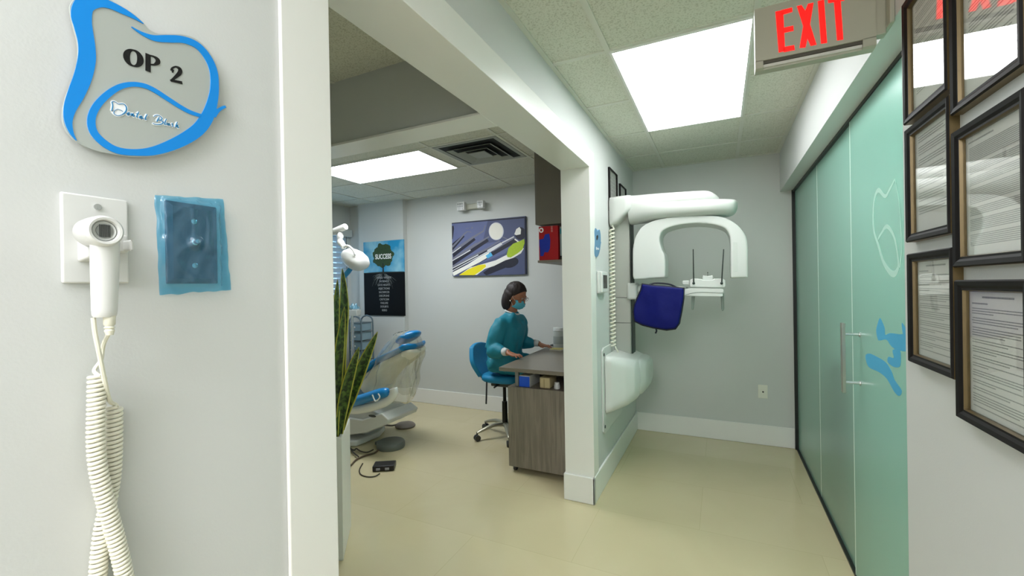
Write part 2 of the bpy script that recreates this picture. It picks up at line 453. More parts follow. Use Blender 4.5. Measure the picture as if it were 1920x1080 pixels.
rib(r, [(966, 398, 10), (968, 384, 6), (988, 376, 6), (1010, 388, 12), (1010, 410, 13), (984, 436, 9), (960, 456, 6)], up=.0008, k=k2)
rib(r, [(957, 452, 6), (990, 459, 9), (1024, 466, 10)], up=.0009, k=k2)
rib(r, [(968, 398, 11), (976, 403, 11)], up=.0007, k=k2)
r.build('letter', M_black, sign, smooth=False)
# cursive name below: traced strokes
def q(x, y): return (195 + x / 12) * 3, (175 + y / 12) * 3
strokes = [
 [(165, 400, 8), (185, 330, 14), (190, 260, 12), (175, 200, 10), (215, 185, 8), (265, 205, 6), (310, 240, 7), (370, 240, 10), (430, 240, 10), (485, 290, 14), (500, 360, 16), (470, 430, 16), (400, 480, 10), (320, 505, 8), (260, 490, 7), (215, 450, 6), (225, 400, 6), (290, 360, 6), (360, 375, 6), (420, 410, 6)],
 [(510, 470, 7), (545, 460, 9), (570, 440, 9), (545, 435, 9), (520, 470, 13), (545, 495, 9), (590, 470, 6)],
 [(605, 450, 9), (610, 510, 11)], [(610, 490, 6), (645, 455, 9), (655, 480, 11), (655, 520, 11), (690, 510, 6)],
 [(780, 420, 10), (740, 490, 13), (730, 535, 13), (760, 540, 6)], [(715, 455, 8), (775, 465, 8)],
 [(850, 520, 8), (810, 515, 10), (790, 550, 12), (820, 565, 8), (850, 525, 10), (855, 575, 11), (890, 565, 6)],
 [(965, 475, 10), (930, 540, 13), (920, 590, 13), (955, 585, 6)],
 [(1120, 530, 7), (1150, 500, 8), (1210, 495, 9), (1270, 530, 10), (1300, 570, 13), (1270, 600, 11), (1220, 605, 8)],
 [(1235, 540, 9), (1205, 590, 14), (1185, 640, 14)],
 [(1230, 610, 8), (1290, 620, 11), (1325, 650, 15), (1290, 690, 13), (1210, 705, 11), (1130, 695, 9), (1085, 670, 7)],
 [(1395, 580, 9), (1365, 650, 13), (1360, 700, 11), (1390, 705, 6)],
 [(1410, 660, 10), (1405, 705, 11), (1440, 710, 8), (1460, 670, 10), (1455, 720, 10), (1490, 720, 6)],
 [(1545, 680, 7), (1515, 690, 10), (1545, 730, 11), (1515, 750, 9)],
 [(1645, 650, 10), (1615, 710, 13), (1600, 770, 13)], [(1605, 750, 7), (1645, 715, 11), (1655, 740, 12), (1650, 775, 12), (1680, 775, 7)]]
ob, bl = MB(), MB()
for i_, s_ in enumerate(strokes):
    P_ = [(*q(x, y), w_) for x, y, w_ in s_]
    bl.ribbon([c1(x, y) for x, y, _ in P_], [w_ * .000043 for *_, w_ in P_], NX, (.0011 + .00002 * i_, 0, 0), 4)
    ob.ribbon([c1(x, y) for x, y, _ in P_], [(w_ + 24) * .000052 for *_, w_ in P_], NX, (.0004 + .00002 * i_, 0, 0), 4)
tooth_fill = [(175, 190), (240, 185), (310, 230), (400, 230), (480, 280), (505, 360), (470, 440), (390, 490), (300, 510), (200, 480), (150, 420), (180, 320)]
ob.prism([c1(*q(*p)) for p in tooth_fill], (.0003, 0, 0))
ob.build('name_sticker', M_outline, sign, smooth=False)
bl.build('name_lettering', mat('lettering_blue', '1D7FB5', .4), sign, smooth=False)

# hand switch on its wall plate
def pz(x, y, X): return at_x(x, y, X)
plate = thing('switch_plate', (LX, .293, 1.54), 'white wall plate with a holder bracket carrying the hand switch', 'wall plate')
a, b_ = at_x(113, 531, LX + .006), at_x(240, 376, LX + .006)
MB().box((LX, a.y + .002, a.z), (LX + .006, b_.y, b_.z)).build('plate', M_white, plate, bevel=.0025, seg=3)
sc = at_x(183, 388, LX + .007)
MB().cyl(sc - V((.002, 0, 0)), sc + V((.0012, 0, 0)), .0042).box(sc + V((.0008, -.0005, -.0035)), sc + V((.0016, .0005, .0035))).build('screw', M_chrome, plate)
hb = MB()
h0, h1 = at_x(131, 482, LX + .02), at_x(233, 425, LX + .02)
zt, zb_ = 1.563, 1.522
yl, yr = .268, .327
hb.loft([[(LX + .005, .2695, 1.507), (LX + .005, .2905, 1.507), (LX + .005, .2905, 1.548), (LX + .005, .2695, 1.548)], [(LX + .03, .2715, 1.512), (LX + .03, .2885, 1.512), (LX + .03, .2885, 1.5245), (LX + .03, .2715, 1.5245)]])
hb.box((LX + .005, .287, 1.522), (LX + .013, .323, 1.548)).box((LX + .005, .3165, 1.524), (LX + .031, .3225, 1.540))
hb.build('holder', M_white, plate, bevel=.003, seg=3)
sw = thing('hand_switch', (LX + .05, .297, 1.54), 'white hand switch with a round grille, hanging in its holder on the near wall', 'hand switch')
XC = LX + .062
hc = at_x(196, 433, XC)
hd = MB()
hd.lathe([(.0, -.042), (.0155, -.042), (.0185, -.037), (.0198, -.02), (.0200, -.002), (.0194, .0025), (.0172, .0045), (.0145, .004), (.0134, .0), (.0134, -.002), (0, -.002)], hc, 36, 'X')
hd.build('head', M_white, sw, ang=50)
MB().lathe([(.0134, -.0018), (.0118, .0005), (.0098, -.0006), (.0098, -.0012), (0, -.0012)], hc, 32, 'X').build('ring', mat('ring_grey', 'CFD2CE', .35), sw)
MB().lathe([(.0088, -.0012), (.0086, .0006), (0, .0008)], hc, 28, 'X').build('grille', mat('grille_grey', '8D918D', .5), sw)
gr = MB()
for i in range(-3, 4):
    h_ = math.sqrt(max(.0001, .0062 ** 2 - (i * .0017) ** 2)) * .8
    gr.box(hc + V((.0006, i * .0017 - .00045, -h_)), hc + V((.0014, i * .0017 + .00045, h_)))
gr.build('grille_slot', M_dark, sw, smooth=False)
gt, gb = at_x(197, 452, LX + .046), at_x(196, 595, LX + .048)
gtx = [gt + (gb - gt) * k for k in (.0, .1, .3, .6, .9, .97, 1.0)]
MB().tube(gtx, [.0155, .0152, .0150, .0142, .0134, .0128, .0108], 28, flat=.8).build('grip', M_white, sw)
rl = at_x(205, 600, LX + .05)
rb = MB()
e_ = V((0, 0, -1))
rb.tube([rl + V((0, 0, .006)), rl + e_ * .006, rl + e_ * .008, rl + e_ * .010, rl + e_ * .012, rl + e_ * .014, rl + e_ * .020], [.0066, .0062, .0045, .006, .0043, .0056, .004], 16)
rb.build('strain_relief', M_cord, sw)
def coil(mb, path, R, rw, pitch, seg=8, per=18):
    pts = catmull(path, 10)
    L_ = [0]
    for a_, b2 in zip(pts, pts[1:]): L_.append(L_[-1] + (b2 - a_).length)
    tot = L_[-1]; n = int(tot / pitch * per); out = []; j = 0
    for i in range(n + 1):
        s_ = tot * i / n
        while j < len(L_) - 2 and L_[j + 1] < s_: j += 1
        t_ = (s_ - L_[j]) / max(1e-9, L_[j + 1] - L_[j])
        p = pts[j].lerp(pts[j + 1], t_); d = (pts[j + 1] - pts[j]).normalized()
        u = V((1, 0, 0)); u = (u - d * u.dot(d)).normalized(); w_ = d.cross(u)
        th = 2 * pi * i / per
        out.append(p + u * math.cos(th) * R + w_ * math.sin(th) * R)
    mb.tube(out, rw, seg)
    return out
def c3(x, y, X): return at_x(100 + x / 2.078, 560 + y / 2.078, X)
XA, XB = LX + .026, LX + .0115
cd = MB()
p1 = [c3(170, 300, XA), c3(168, 420, XA), c3(166, 560, XA), c3(178, 680, XA), c3(206, 800, XA), c3(242, 930, XA), c3(276, 1075, XA), c3(300, 1230, XA), c3(310, 1500, XA), c3(300, 1800, XA)]
o1 = coil(cd, p1, .0078, .0026, .0060)
cd.tube(catmull([rl + V((0, -.001, -.018)), c3(195, 180, XA), c3(185, 240, XA - .004), c3(160, 280, XA), o1[0]], 8), .0026, 8)
cd.build('coil_cord', M_cord, sw)
cd = MB()
p2 = [c3(236, 420, XB), c3(235, 560, XB), c3(230, 680, XB), c3(212, 800, XB), c3(192, 900, XB), c3(180, 1000, XB), c3(174, 1080, XB), c3(168, 1230, XB), c3(180, 1500, XB), c3(200, 1800, XB)]
o2 = coil(cd, p2, .0078, .0026, .0060)
cd.tube(catmull([c3(156, 75, LX + .045), c3(162, 130, LX + .044), c3(178, 210, LX + .043), c3(200, 320, LX + .036), c3(218, 395, LX + .024), c3(240, 412, LX + .016), o2[0]], 8), .0028, 8)
cd.build('coil_cord', M_cord, sw)

# steel push plate under blue film
def c2(x, y, X): return at_x(60 + x / 3.6, 340 + y / 3.6, X)
pp = thing('push_plate', (LX, .41, 1.53), 'dark steel wall plate with a round push knob, under the blue film', 'wall plate')
a, b_ = c2(918, 690, LX + .007), c2(1255, 175, LX + .007)
pl = MB(); i_ = .007
lo = V((LX, a.y, a.z)); hi = V((LX, b_.y, b_.z))
def rect(X, d): return [V((X, lo.y + d, lo.z + d)), V((X, hi.y - d, lo.z + d)), V((X, hi.y - d, hi.z - d)), V((X, lo.y + d, hi.z - d))]
pl.loft([rect(LX, 0), rect(LX + .003, .0), rect(LX + .0075, .008)])
pl.build('plate', M_plate_st, pp, smooth=False, bevel=.0012)
ym, zm = (lo.y + hi.y) / 2, (lo.z + hi.z) / 2
for dz in (.036, -.036):
    MB().lathe([(.0046, 0), (.0044, .0012), (.003, .002), (0, .0022)], (LX + .0073, ym, zm + dz), 20, 'X').build('screw', M_chrome, pp)
MB().lathe([(.0056, 0), (.0056, .002), (.0042, .003), (.0042, .008), (.0034, .0098), (0, .0102)], (LX + .0073, ym + .001, zm + .003), 24, 'X').build('knob', M_chrome, pp)
M_film = glass_mat('blue_film', 'A8E0F4', .15, .09, '93D0F0', 1.2)
fl = [c2(850, 88, LX + .009), c2(1308, 118, LX + .009), c2(1362, 732, LX + .009), c2(882, 768, LX + .009)]
def FP(u, v):
    a_ = fl[0].lerp(fl[1], u); b2 = fl[3].lerp(fl[2], u); p = a_.lerp(b2, v)
    on = 1 if (lo.y - .004 < p.y < hi.y + .004 and lo.z - .004 < p.z < hi.z + .004) else 0
    k = mnoise.noise(V((u * 7 + v * 3, v * 4, 1.3))) * .0016 + .0016 * (1 - min(1, 9 * abs(mnoise.noise(V((u * 2.5 + v, v * 2.2 - u, 5.1)))))) + abs(mnoise.noise(V((u * 3 - v * 5, v * 2 + u, 7)))) * .0018
    d_ = math.hypot(p.y - ym, p.z - zm)
    tent = max(0, .0125 * (1 - d_ / .013)) if on else 0
    e2 = min(u, 1 - u, v, 1 - v)
    x = LX + .0015 + k + (.0088 if on else 0) + tent
    if e2 < .02: x = LX + .001 + max(0, k)
    if u < .001: x = LX - .0003
    edge = .0022 * mnoise.noise(V((u * 6, v * 6, 2)))
    return V((x, p.y + edge, p.z + edge))
fm = MB().grid(FP, 64, 64)
bmesh.ops.smooth_vert(fm.bm, verts=fm.bm.verts[:], factor=.5, use_axis_x=True, use_axis_y=False, use_axis_z=False)
film = fm.build('protective_film', M_film, None, ang=180)
tag(film, 'crinkled translucent blue film stuck over the steel push plate on the near wall', 'plastic film')
# ------------------------------------------------------------------ right wall: framed notices, exit sign, glass door
M_fr = mat('black_brown_frame', '0F0C0A', .6, var=.2, vscale=40, spec=.25)
M_fr_edge = mat('worn_gold_edge', '6B5A38', .4, metal=.3, var=.3, vscale=60)
M_gold = mat('gold_fillet', '5E4F30', .35, metal=.5, var=.15, vscale=30)
M_paper = mat('paper', 'F0EFE9', .7, var=.01)
M_ink = mat('printed_grey_text', 'A6A6A2', .8)
M_pane = glass_mat('frame_glass', 'FFFFFF', 0.0, .015, refl=1.5)
def framed(name, wall_x, y0, y1, z0, z1, sgn, label, cat, group, style, seed, bw=.022, th=.022, gold=True):
    """document frame hanging on a wall of constant X; sgn = direction out of the wall"""
    rnd = random.Random(seed)
    X0 = wall_x; X1 = wall_x + sgn * th
    t = thing(name, (wall_x, (y0 + y1) / 2, z0), label, cat, group)
    def rec(X, d): return [V((X, y0 + d, z0 + d)), V((X, y1 - d, z0 + d)), V((X, y1 - d, z1 - d)), V((X, y0 + d, z1 - d))]
    def ringloft(mats, secs, nm, mt):
        m_ = MB(); R = [[m_.bm.verts.new(p) for p in rec(*s_)] for s_ in secs]
        for A, B in zip(R, R[1:]):
            for k in range(4): m_.bm.faces.new((A[k], A[(k + 1) % 4], B[(k + 1) % 4], B[k]))
        return m_.build(nm, mt, t, smooth=False)
    ringloft(None, [(X0, 0), (X1 - sgn * .004, 0)], 'edge', M_fr_edge if gold else M_fr)
    ringloft(None, [(X1 - sgn * .004, 0), (X1, .003), (X1 - sgn * .002, bw * .55), (X1 - sgn * .006, bw * .8), (X1 - sgn * .006, bw)], 'frame', M_fr)
    if gold: ringloft(None, [(X1 - sgn * .006, bw), (X0 + sgn * .006, bw + .003)], 'gold_fillet', M_gold)
    xp = X0 + sgn * .005
    d = bw + .001
    MB().box((min(X0 + sgn * .001, xp), y0 + d, z0 + d), (max(X0 + sgn * .001, xp), y1 - d, z1 - d)).build('paper', M_paper, t, smooth=False)
    tx = MB(); yy0, yy1 = y0 + bw + .012, y1 - bw - .012
    W = yy1 - yy0; zt_ = z1 - bw - .012; zb2 = z0 + bw + .014
    def line(z, h, a_, b2):
        xa, xb = xp, xp + sgn * .0004
        tx.box((min(xa, xb), yy0 + W * a_, z), (max(xa, xb), yy0 + W * b2, z + h))
    # text runs from left to right as seen from the corridor (towards -Y on this wall)
    def run(z, h, a_, b2):
        if sgn < 0: a_, b2 = 1 - b2, 1 - a_
        x = a_
        while x < b2 - .01:
            wl = rnd.uniform(.025, .075); line(z, h, x, min(b2, x + wl)); x += wl + .005
    z = zt_ - .004
    if style == 'letter':
        run(z, .0038, .22, .80); z -= .013; run(z, .003, 0, rnd.uniform(.2, .35)); z -= .010
        while z > zb2:
            n_ = rnd.choice((2, 3, 3, 4))
            for i in range(n_):
                if z < zb2: break
                run(z, .0020, 0, rnd.uniform(.9, 1) if i < n_ - 1 else rnd.uniform(.3, .9)); z -= .0052
            z -= .0045
    elif style == 'dense':
        run(z, .003, 0, .5); z -= .012
        while z > zb2:
            for i in range(rnd.choice((5, 7, 9))):
                if z < zb2: break
                run(z, .0017, .02, rnd.uniform(.93, 1)); z -= .0037
            z -= .006
    else:
        while z > zb2 + .02:
            for i in range(rnd.choice((3, 4))):
                if z < zb2 + .02: break
                run(z, .0025, .05, rnd.uniform(.8, .97)); z -= .0065
            z -= .008
    tx.build('printed_text', M_ink, t, smooth=False)
    xg = X0 + sgn * .009
    MB().box((min(xg, xg + sgn * .0015), y0 + bw - .001, z0 + bw - .001), (max(xg, xg + sgn * .0015), y1 - bw + .001, z1 - bw + .001)).build('glass', M_pane, t, smooth=False)
    return t
GF = 'framed notices on the right wall'
FX = RXW
def fp(px, py): return at_x(px, py, RXW - .022)
def fr(tl, br, label, style, seed):
    a_, b2 = fp(*tl), fp(*br)
    framed('framed_notice', FX, b2.y, a_.y, b2.z, a_.z, -1, label, 'picture frame', GF, style, seed)
# (y far, z top) from traced corners
def frm(yf, yn, z0, z1, label, style, seed): framed('framed_notice', FX, yn, yf, z0, z1, -1, label, 'picture frame', GF, style, seed)
frm(1.572, 1.318, 1.896, 2.232, 'black framed notice reflecting the EXIT sign, top of the column beside the door', 'big', 1)
frm(1.300, 1.046, 1.828, 2.164, 'large black framed notice with big slanted reflections, top of the column nearest the camera', 'big', 2)
frm(1.565, 1.312, 1.568, 1.880, 'black framed notice in the middle of the column next to the glass door', 'big', 3)
frm(1.298, 1.043, 1.490, 1.790, 'black framed notice of closely printed text, middle of the column nearest the camera', 'dense', 4)
frm(1.560, 1.305, 1.238, 1.536, 'black framed notice at the bottom of the column beside the glass door', 'letter', 5)
frm(1.292, 1.040, 1.158, 1.462, 'lowest black framed notice, at the right edge of the photo, with a bold heading', 'letter', 6)

# exit sign, end-mounted on the right wall
M_exit = mat('exit_sign_grey', 'A9A796', .45, var=.02)
M_red = mat('exit_red', 'E00A0A', .4, emit='FF0A06', estr=1.0)
M_redrim = mat('exit_red_rim', 'F08070', .4)
YE = 1.72
ex = thing('exit_sign', (.28, YE + .02, 2.28), 'grey exit sign with red EXIT letters under the corridor ceiling', 'exit sign')
X0, X1, Z0, Z1 = .121, .452, 2.198, 2.408
hs = MB()
ins = .028
# body with a recess cut along the lower front
hs.box((X0, YE, Z0 + .028), (X1, YE + .045, Z1))
hs.box((X0, YE + .012, Z0), (X1, YE + .045, Z0 + .029))
hs.prism([(X0, YE, Z0 + .03), (X0, YE, Z0 + .004), (X0, YE + .013, Z0), (X0, YE + .013, Z0 + .03)], (.024, 0, 0))
hs.prism([(X1, YE, Z0 + .03), (X1 - .03, YE, Z0 + .004), (X1 - .03, YE + .013, Z0), (X1, YE + .013, Z0 + .03)][0:4], (-.001, 0, 0))
hs.prism([(X1 - .034, YE, Z0 + .03), (X1 - .034, YE, Z0 + .004), (X1 - .034, YE + .013, Z0), (X1 - .034, YE + .013, Z0 + .03)], (.034, 0, 0))
hs.build('housing', M_exit, ex, bevel=.003)
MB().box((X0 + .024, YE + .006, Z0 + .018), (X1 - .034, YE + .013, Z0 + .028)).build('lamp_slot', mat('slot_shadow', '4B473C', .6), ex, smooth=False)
MB().box((X0 + .024, YE + .005, Z0 + .006), (X1 - .034, YE + .014, Z0 + .0165)).build('lens_strip', mat('lens_strip', 'C9C8C0', .2), ex, bevel=.002)
MB().box((X1 - .002, YE + .004, Z0 + .035), (RXW - .012, YE + .041, Z1)).box((RXW - .013, YE - .03, Z0 + .05), (RXW, YE + .075, Z1 + .01)).build('mounting_canopy', M_exit, ex, bevel=.003)
def ez(x, y): return at_y(1400 + x / 7.2, y / 7.2, YE)
def letter(polys):
    m_, rm = MB(), MB()
    for P_ in polys:
        pts = [ez(*p) for p in P_]
        m_.prism([p + V((0, .001, 0)) for p in pts], (0, -.0022, 0))
        rm.ribbon([p + V((0, .0005, 0)) for p in pts], [.0012] * len(pts), (0, 1, 0), (0, -.0012, 0), 1, True)
    o = m_.build('letter', M_red, ex, smooth=False)
    rm.build('letter_rim', M_redrim, o, smooth=False)
letter([[(390, 160), (490, 138), (515, 690), (435, 712)], [(470, 140), (612, 105), (616, 160), (470, 205)], [(480, 382), (628, 350), (632, 415), (482, 448)], [(490, 640), (640, 612), (648, 675), (500, 705)]])
letter([[(680, 85), (738, 72), (790, 150), (828, 55), (900, 38), (852, 330), (940, 605), (866, 620), (820, 520), (792, 640), (715, 650), (765, 355)]])
letter([[(962, 18), (1040, -2), (1082, 580), (1005, 592)]])
letter([[(1180, 20), (1265, 10), (1300, 535), (1222, 548)], [(1095, -20), (1310, -65), (1314, 8), (1100, 42)]])

# frosted sliding glass door
def frosted():
    M_ = bpy.data.materials.new('frosted_green_glass'); M_.use_nodes = True
    nt = M_.node_tree; N = nt.nodes; L = nt.links
    N.remove(N['Principled BSDF']); out = N['Material Output']
    tc = N.new('ShaderNodeTexCoord'); nz = N.new('ShaderNodeTexNoise'); nz.inputs['Scale'].default_value = 1.2
    L.new(tc.outputs['Object'], nz.inputs['Vector'])
    mx = N.new('ShaderNodeMix'); mx.data_type = 'RGBA'
    mx.inputs['A'].default_value = lin('A8D8C8'); mx.inputs['B'].default_value = lin('B4E0D2'); L.new(nz.outputs['Fac'], mx.inputs['Factor'])
    rf = N.new('ShaderNodeBsdfRefraction'); rf.inputs['IOR'].default_value = 1.25; rf.inputs['Roughness'].default_value = .22
    rf.inputs['Color'].default_value = lin('BCE4DA')
    tl = N.new('ShaderNodeBsdfTranslucent'); tl.inputs['Color'].default_value = lin('BDE0D6')
    df = N.new('ShaderNodeBsdfDiffuse'); L.new(mx.outputs['Result'], df.inputs['Color'])
    gl = N.new('ShaderNodeBsdfGlossy'); gl.inputs['Roughness'].default_value = .26
    m1 = N.new('ShaderNodeMixShader'); m1.inputs['Fac'].default_value = .4; L.new(rf.outputs[0], m1.inputs[1]); L.new(tl.outputs[0], m1.inputs[2])
    m2 = N.new('ShaderNodeMixShader'); m2.inputs['Fac'].default_value = .46; L.new(m1.outputs[0], m2.inputs[1]); L.new(df.outputs[0], m2.inputs[2])
    fr_ = N.new('ShaderNodeFresnel'); fr_.inputs['IOR'].default_value = 1.45
    m3 = N.new('ShaderNodeMixShader'); L.new(fr_.outputs[0], m3.inputs['Fac']); L.new(m2.outputs[0], m3.inputs[1]); L.new(gl.outputs[0], m3.inputs[2])
    L.new(m3.outputs[0], out.inputs['Surface'])
    return M_
M_glass = frosted()
M_edge = mat('lit_glass_edge', 'E2F8F0', .15)  # pale colour stands for light caught along the panel edges
M_track = mat('dark_track', '2B2E2C', .4, metal=.5)
GX = GXP
door = tag(bpy.data.objects.new('door_1', None), kind='structure'); COL.objects.link(door); door.location = (GX, 3.0, 0)
for y0, y1, x_ in ((3.522, 4.455, GX + .012), (2.632, 3.518, GX + .012), (1.52, 2.645, GX)):
    o = MB().box((x_, y0, .012), (x_ + .010, y1, 2.30)).build('glass_panel', M_glass, door, smooth=False)
for y_, x_ in ((3.520, GX + .0115), (2.646, GX - .0005)):
    MB().box((x_, y_ - .005, .012), (x_ + .011, y_ + .005, 2.30)).build('glass_edge', M_edge, door, smooth=False)
MB().box((GX - .012, 4.448, 0), (GX + .03, 4.466, 2.262)).build('edge_seal', mat('black_seal', '101312', .5), door, smooth=False)
MB().box((GX - .004, 1.645, 0), (GX + .03, 4.45, .012)).build('floor_track', M_track, door, smooth=False)
MB().box((GX - .006, 1.645, 2.246), (GX + .03, 4.45, 2.262)).build('head_track', M_track, door, smooth=False)
# handle
hx = GX - .066
hy_, hz0, hz1 = 2.515, .938, 1.266
hd = MB().box((hx - .007, hy_ - .016, hz0), (hx + .007, hy_ + .016, hz1)); ho = hd.build('handle', M_chrome if False else mat('satin_steel', 'A9AAA2', .32, metal=.8), door, bevel=.002)
for z_ in (at_x(1612, 627, GX).z, at_x(1612, 717, GX).z):
    MB().cyl((hx, hy_, z_), (GX + .001, hy_, z_), .007, seg=16).cyl((GX - .004, hy_, z_), (GX + .001, hy_, z_), .012, seg=18).build('standoff', M_chrome, ho)
# etched white tooth outline and blue lettering smears on the glass
M_etch = mat('etched_white', 'B9E0D2', .5)
def gq(x, y): return at_x(1500 + x / 2.16, 280 + y / 2.16, GX - .0006)
et = MB()
tp = [(385, 120, 4), (365, 160, 6), (345, 190, 7), (318, 165, 9), (302, 200, 8), (297, 260, 8), (300, 330, 8), (318, 390, 9), (340, 460, 10), (375, 505, 12), (398, 480, 9), (395, 420, 7), (380, 350, 7), (352, 312, 8), (330, 340, 6), (316, 365, 5)]
et.ribbon([gq(x, y) for x, y, _ in tp], [w_ * .00105 for *_, w_ in tp], NX, (-.0004, 0, 0), 6)
tp = [(385, 120, 3), (400, 200, 3), (408, 300, 4), (412, 400, 5), (405, 480, 6)]
et.ribbon([gq(x, y) for x, y, _ in tp], [w_ * .0009 for *_, w_ in tp], NX, (-.0003, 0, 0), 6)
et.build('etched_tooth', M_etch, door, smooth=False)
M_smear = mat('blue_decal', '49A9D3', .5)
sm = MB()
def gd(x, y): return at_x(1440 + x / 4, 570 + y / 4, GX - .0006)
for k_, P_ in enumerate(([(812, 200), (822, 150), (840, 105), (862, 145), (876, 185), (880, 232), (915, 218), (990, 228), (1046, 232), (1048, 345), (990, 350), (930, 322), (890, 268), (850, 272), (825, 268)], [(732, 385), (762, 372), (810, 392), (880, 435), (925, 500), (950, 570), (1003, 648), (985, 690), (945, 655), (895, 565), (835, 512), (765, 480), (740, 440)], [(935, 345), (988, 345), (996, 420), (988, 470), (945, 472), (898, 435), (905, 395), (945, 405)], [(1003, 145), (1020, 160), (1042, 205), (1044, 240), (1016, 238)])):
    sm.prism([gd(p.x, p.y) for p in catmull([(x, y, 0) for x, y in P_], 3, True)], (-.0003 - .00004 * k_, 0, 0))
sm.build('blue_decal', M_smear, door, smooth=False)
# unseen chair shape, added to give a dark blur behind the glass
M_tub = mat('dark_grey_upholstery', '20312A', .8)
tc_ = thing('standin_chair', (.91, 3.0, 0), 'dark rounded chair shape added behind the frosted glass to stand for a blur, low beside the handle', 'chair')
m_ = MB()
m_.loft([[V((.91 + (.27 - .02 * k) * math.cos(t) * (1 if math.cos(t) > 0 else 1), 3.0 + (.36 - .02 * k) * math.sin(t), z_)) for t in [2 * pi * i / 28 for i in range(28)]] for k, z_ in ((1.5, .14), (.5, .2), (0, .42), (1.0, .46), (3, .47))])
m_.build('seat', M_tub, tc_)
m_ = MB()
def TB(u, v):
    t = -pi * .62 + u * pi * 1.24; r_ = 1 + .05 * v
    return V((.93 + .27 * r_ * -math.cos(t), 3.0 + .36 * r_ * math.sin(t), .35 + v * (.66 - .16 * (abs(u - .5) * 2) ** 2)))
m_.grid(TB, 28, 10).build('backrest', M_tub, tc_, solid=.05)
for sx in (-1, 1):
    for sy in (-1, 1): MB().cyl((.91 + sx * .18, 3.0 + sy * .24, 0), (.91 + sx * .17, 3.0 + sy * .23, .16), .014, .02).build('leg', M_dark, tc_)
# ------------------------------------------------------------------ corridor: panoramic x-ray machine, apron, small wall things
M_xw = mat('xray_white', 'D0D2CD', .3, var=.008)
M_xw2 = mat('xray_white_lower', 'C9CCC6', .3, var=.008)
M_xgrey = mat('xray_column_grey', 'A9ACA3', .45, var=.02)
M_xdark = mat('xray_dark_slot', '22302C', .5)
M_rod = mat('dark_rod', '2E332F', .35, metal=.4)
M_temple = mat('temple_grey', '6F7A70', .45)
YX = 3.5
def xp(px, py, Y=YX): return at_y(px, py, Y)
xr = thing('xray_machine', (LX + .1, 3.5, .4), 'white wall-mounted panoramic dental x-ray machine at the end of the corridor', 'x-ray machine')
# column
c0 = MB()
cx0, cx1, cy0, cy1 = LX + .012, -.638, 3.47, 3.66
c0.box((cx0, cy0, .80), (cx1, cy1, 2.0))
col = c0.build('column', M_xgrey, xr, bevel=.006)
for z_ in (1.36, 1.16): MB().box((cx0 - .001, cy0 - .001, z_), (cx1 + .001, cy1 + .001, z_ + .003)).build('column_joint', M_xdark, col, smooth=False)
MB().box((cx1 - .001, cy0 + .03, .9), (cx1 + .007, cy1 - .03, 1.99)).build('column_rail', M_xdark, xr, smooth=False)
# wall bracket and base cover
wp = MB()
wp.loft([[(LX, 3.09, .40), (LX, 3.13, .375), (LX, 3.72, .375), (LX, 3.75, .40), (LX, 3.75, .99), (LX, 3.72, 1.005), (LX, 3.13, 1.005), (LX, 3.09, .985)],
         [(LX + .012, 3.09, .40), (LX + .012, 3.13, .375), (LX + .012, 3.72, .375), (LX + .012, 3.75, .40), (LX + .012, 3.75, .99), (LX + .012, 3.72, 1.005), (LX + .012, 3.13, 1.005), (LX + .012, 3.09, .985)]])
wp.build('wall_bracket', M_xw, xr, bevel=.004)
for z_ in (.43, .955): MB().cyl((LX + .012, 3.125, z_), (LX + .016, 3.125, z_), .012).build('bracket_bolt', M_xdark, xr)
def srect(x, y0, y1, z0, z1, r=.06, n=5):
    out = []
    for cx, cz, a0 in ((y1 - r, z1 - r, 0), (y0 + r, z1 - r, pi / 2), (y0 + r, z0 + r, pi), (y1 - r, z0 + r, 1.5 * pi)):
        for k in range(n + 1):
            t = a0 + pi / 2 * k / n; out.append(V((x, cx + r * math.cos(t), cz + r * math.sin(t))))
    return out
bs = MB()
bs.loft([srect(LX + .012, 3.135, 3.745, .515, .945, .03), srect(LX + .06, 3.14, 3.745, .53, .94, .05), srect(LX + .15, 3.20, 3.745, .565, .915, .07), srect(LX + .205, 3.26, 3.745, .60, .895, .09), srect(LX + .235, 3.34, 3.74, .66, .86, .09), srect(LX + .24, 3.40, 3.72, .70, .83, .06)])
bs.vox('base_cover', M_xw, xr, .008, 8)
cpx = MB(); cpx.loft([srect(LX + .13, 3.30, 3.745, .60, .905, .08), srect(LX + .23, 3.34, 3.745, .62, .89, .08), srect(LX + .265, 3.40, 3.745, .66, .87, .08), srect(LX + .275, 3.46, 3.74, .70, .84, .06)])
cpx.vox('side_cover', M_xw2, xr, .008, 6)
# coiled cable beside the column
cc = MB()
coil(cc, [(LX + .024, 3.40, 1.90), (LX + .024, 3.39, 1.6), (LX + .024, 3.38, 1.2), (LX + .026, 3.37, .985)], .017, .0068, .030, 8, 16)
cc.tube(catmull([(LX + .024, 3.40, 1.985), (LX + .026, 3.40, 1.94), (LX + .041, 3.40, 1.90)], 6), .006, 8)
cc.tube(catmull([(LX + .043, 3.37, .985), (LX + .05, 3.36, .97), (LX + .06, 3.38, .945), (LX + .065, 3.42, .90)], 6), .006, 8)
cc.build('coiled_cable', M_cord, xr)
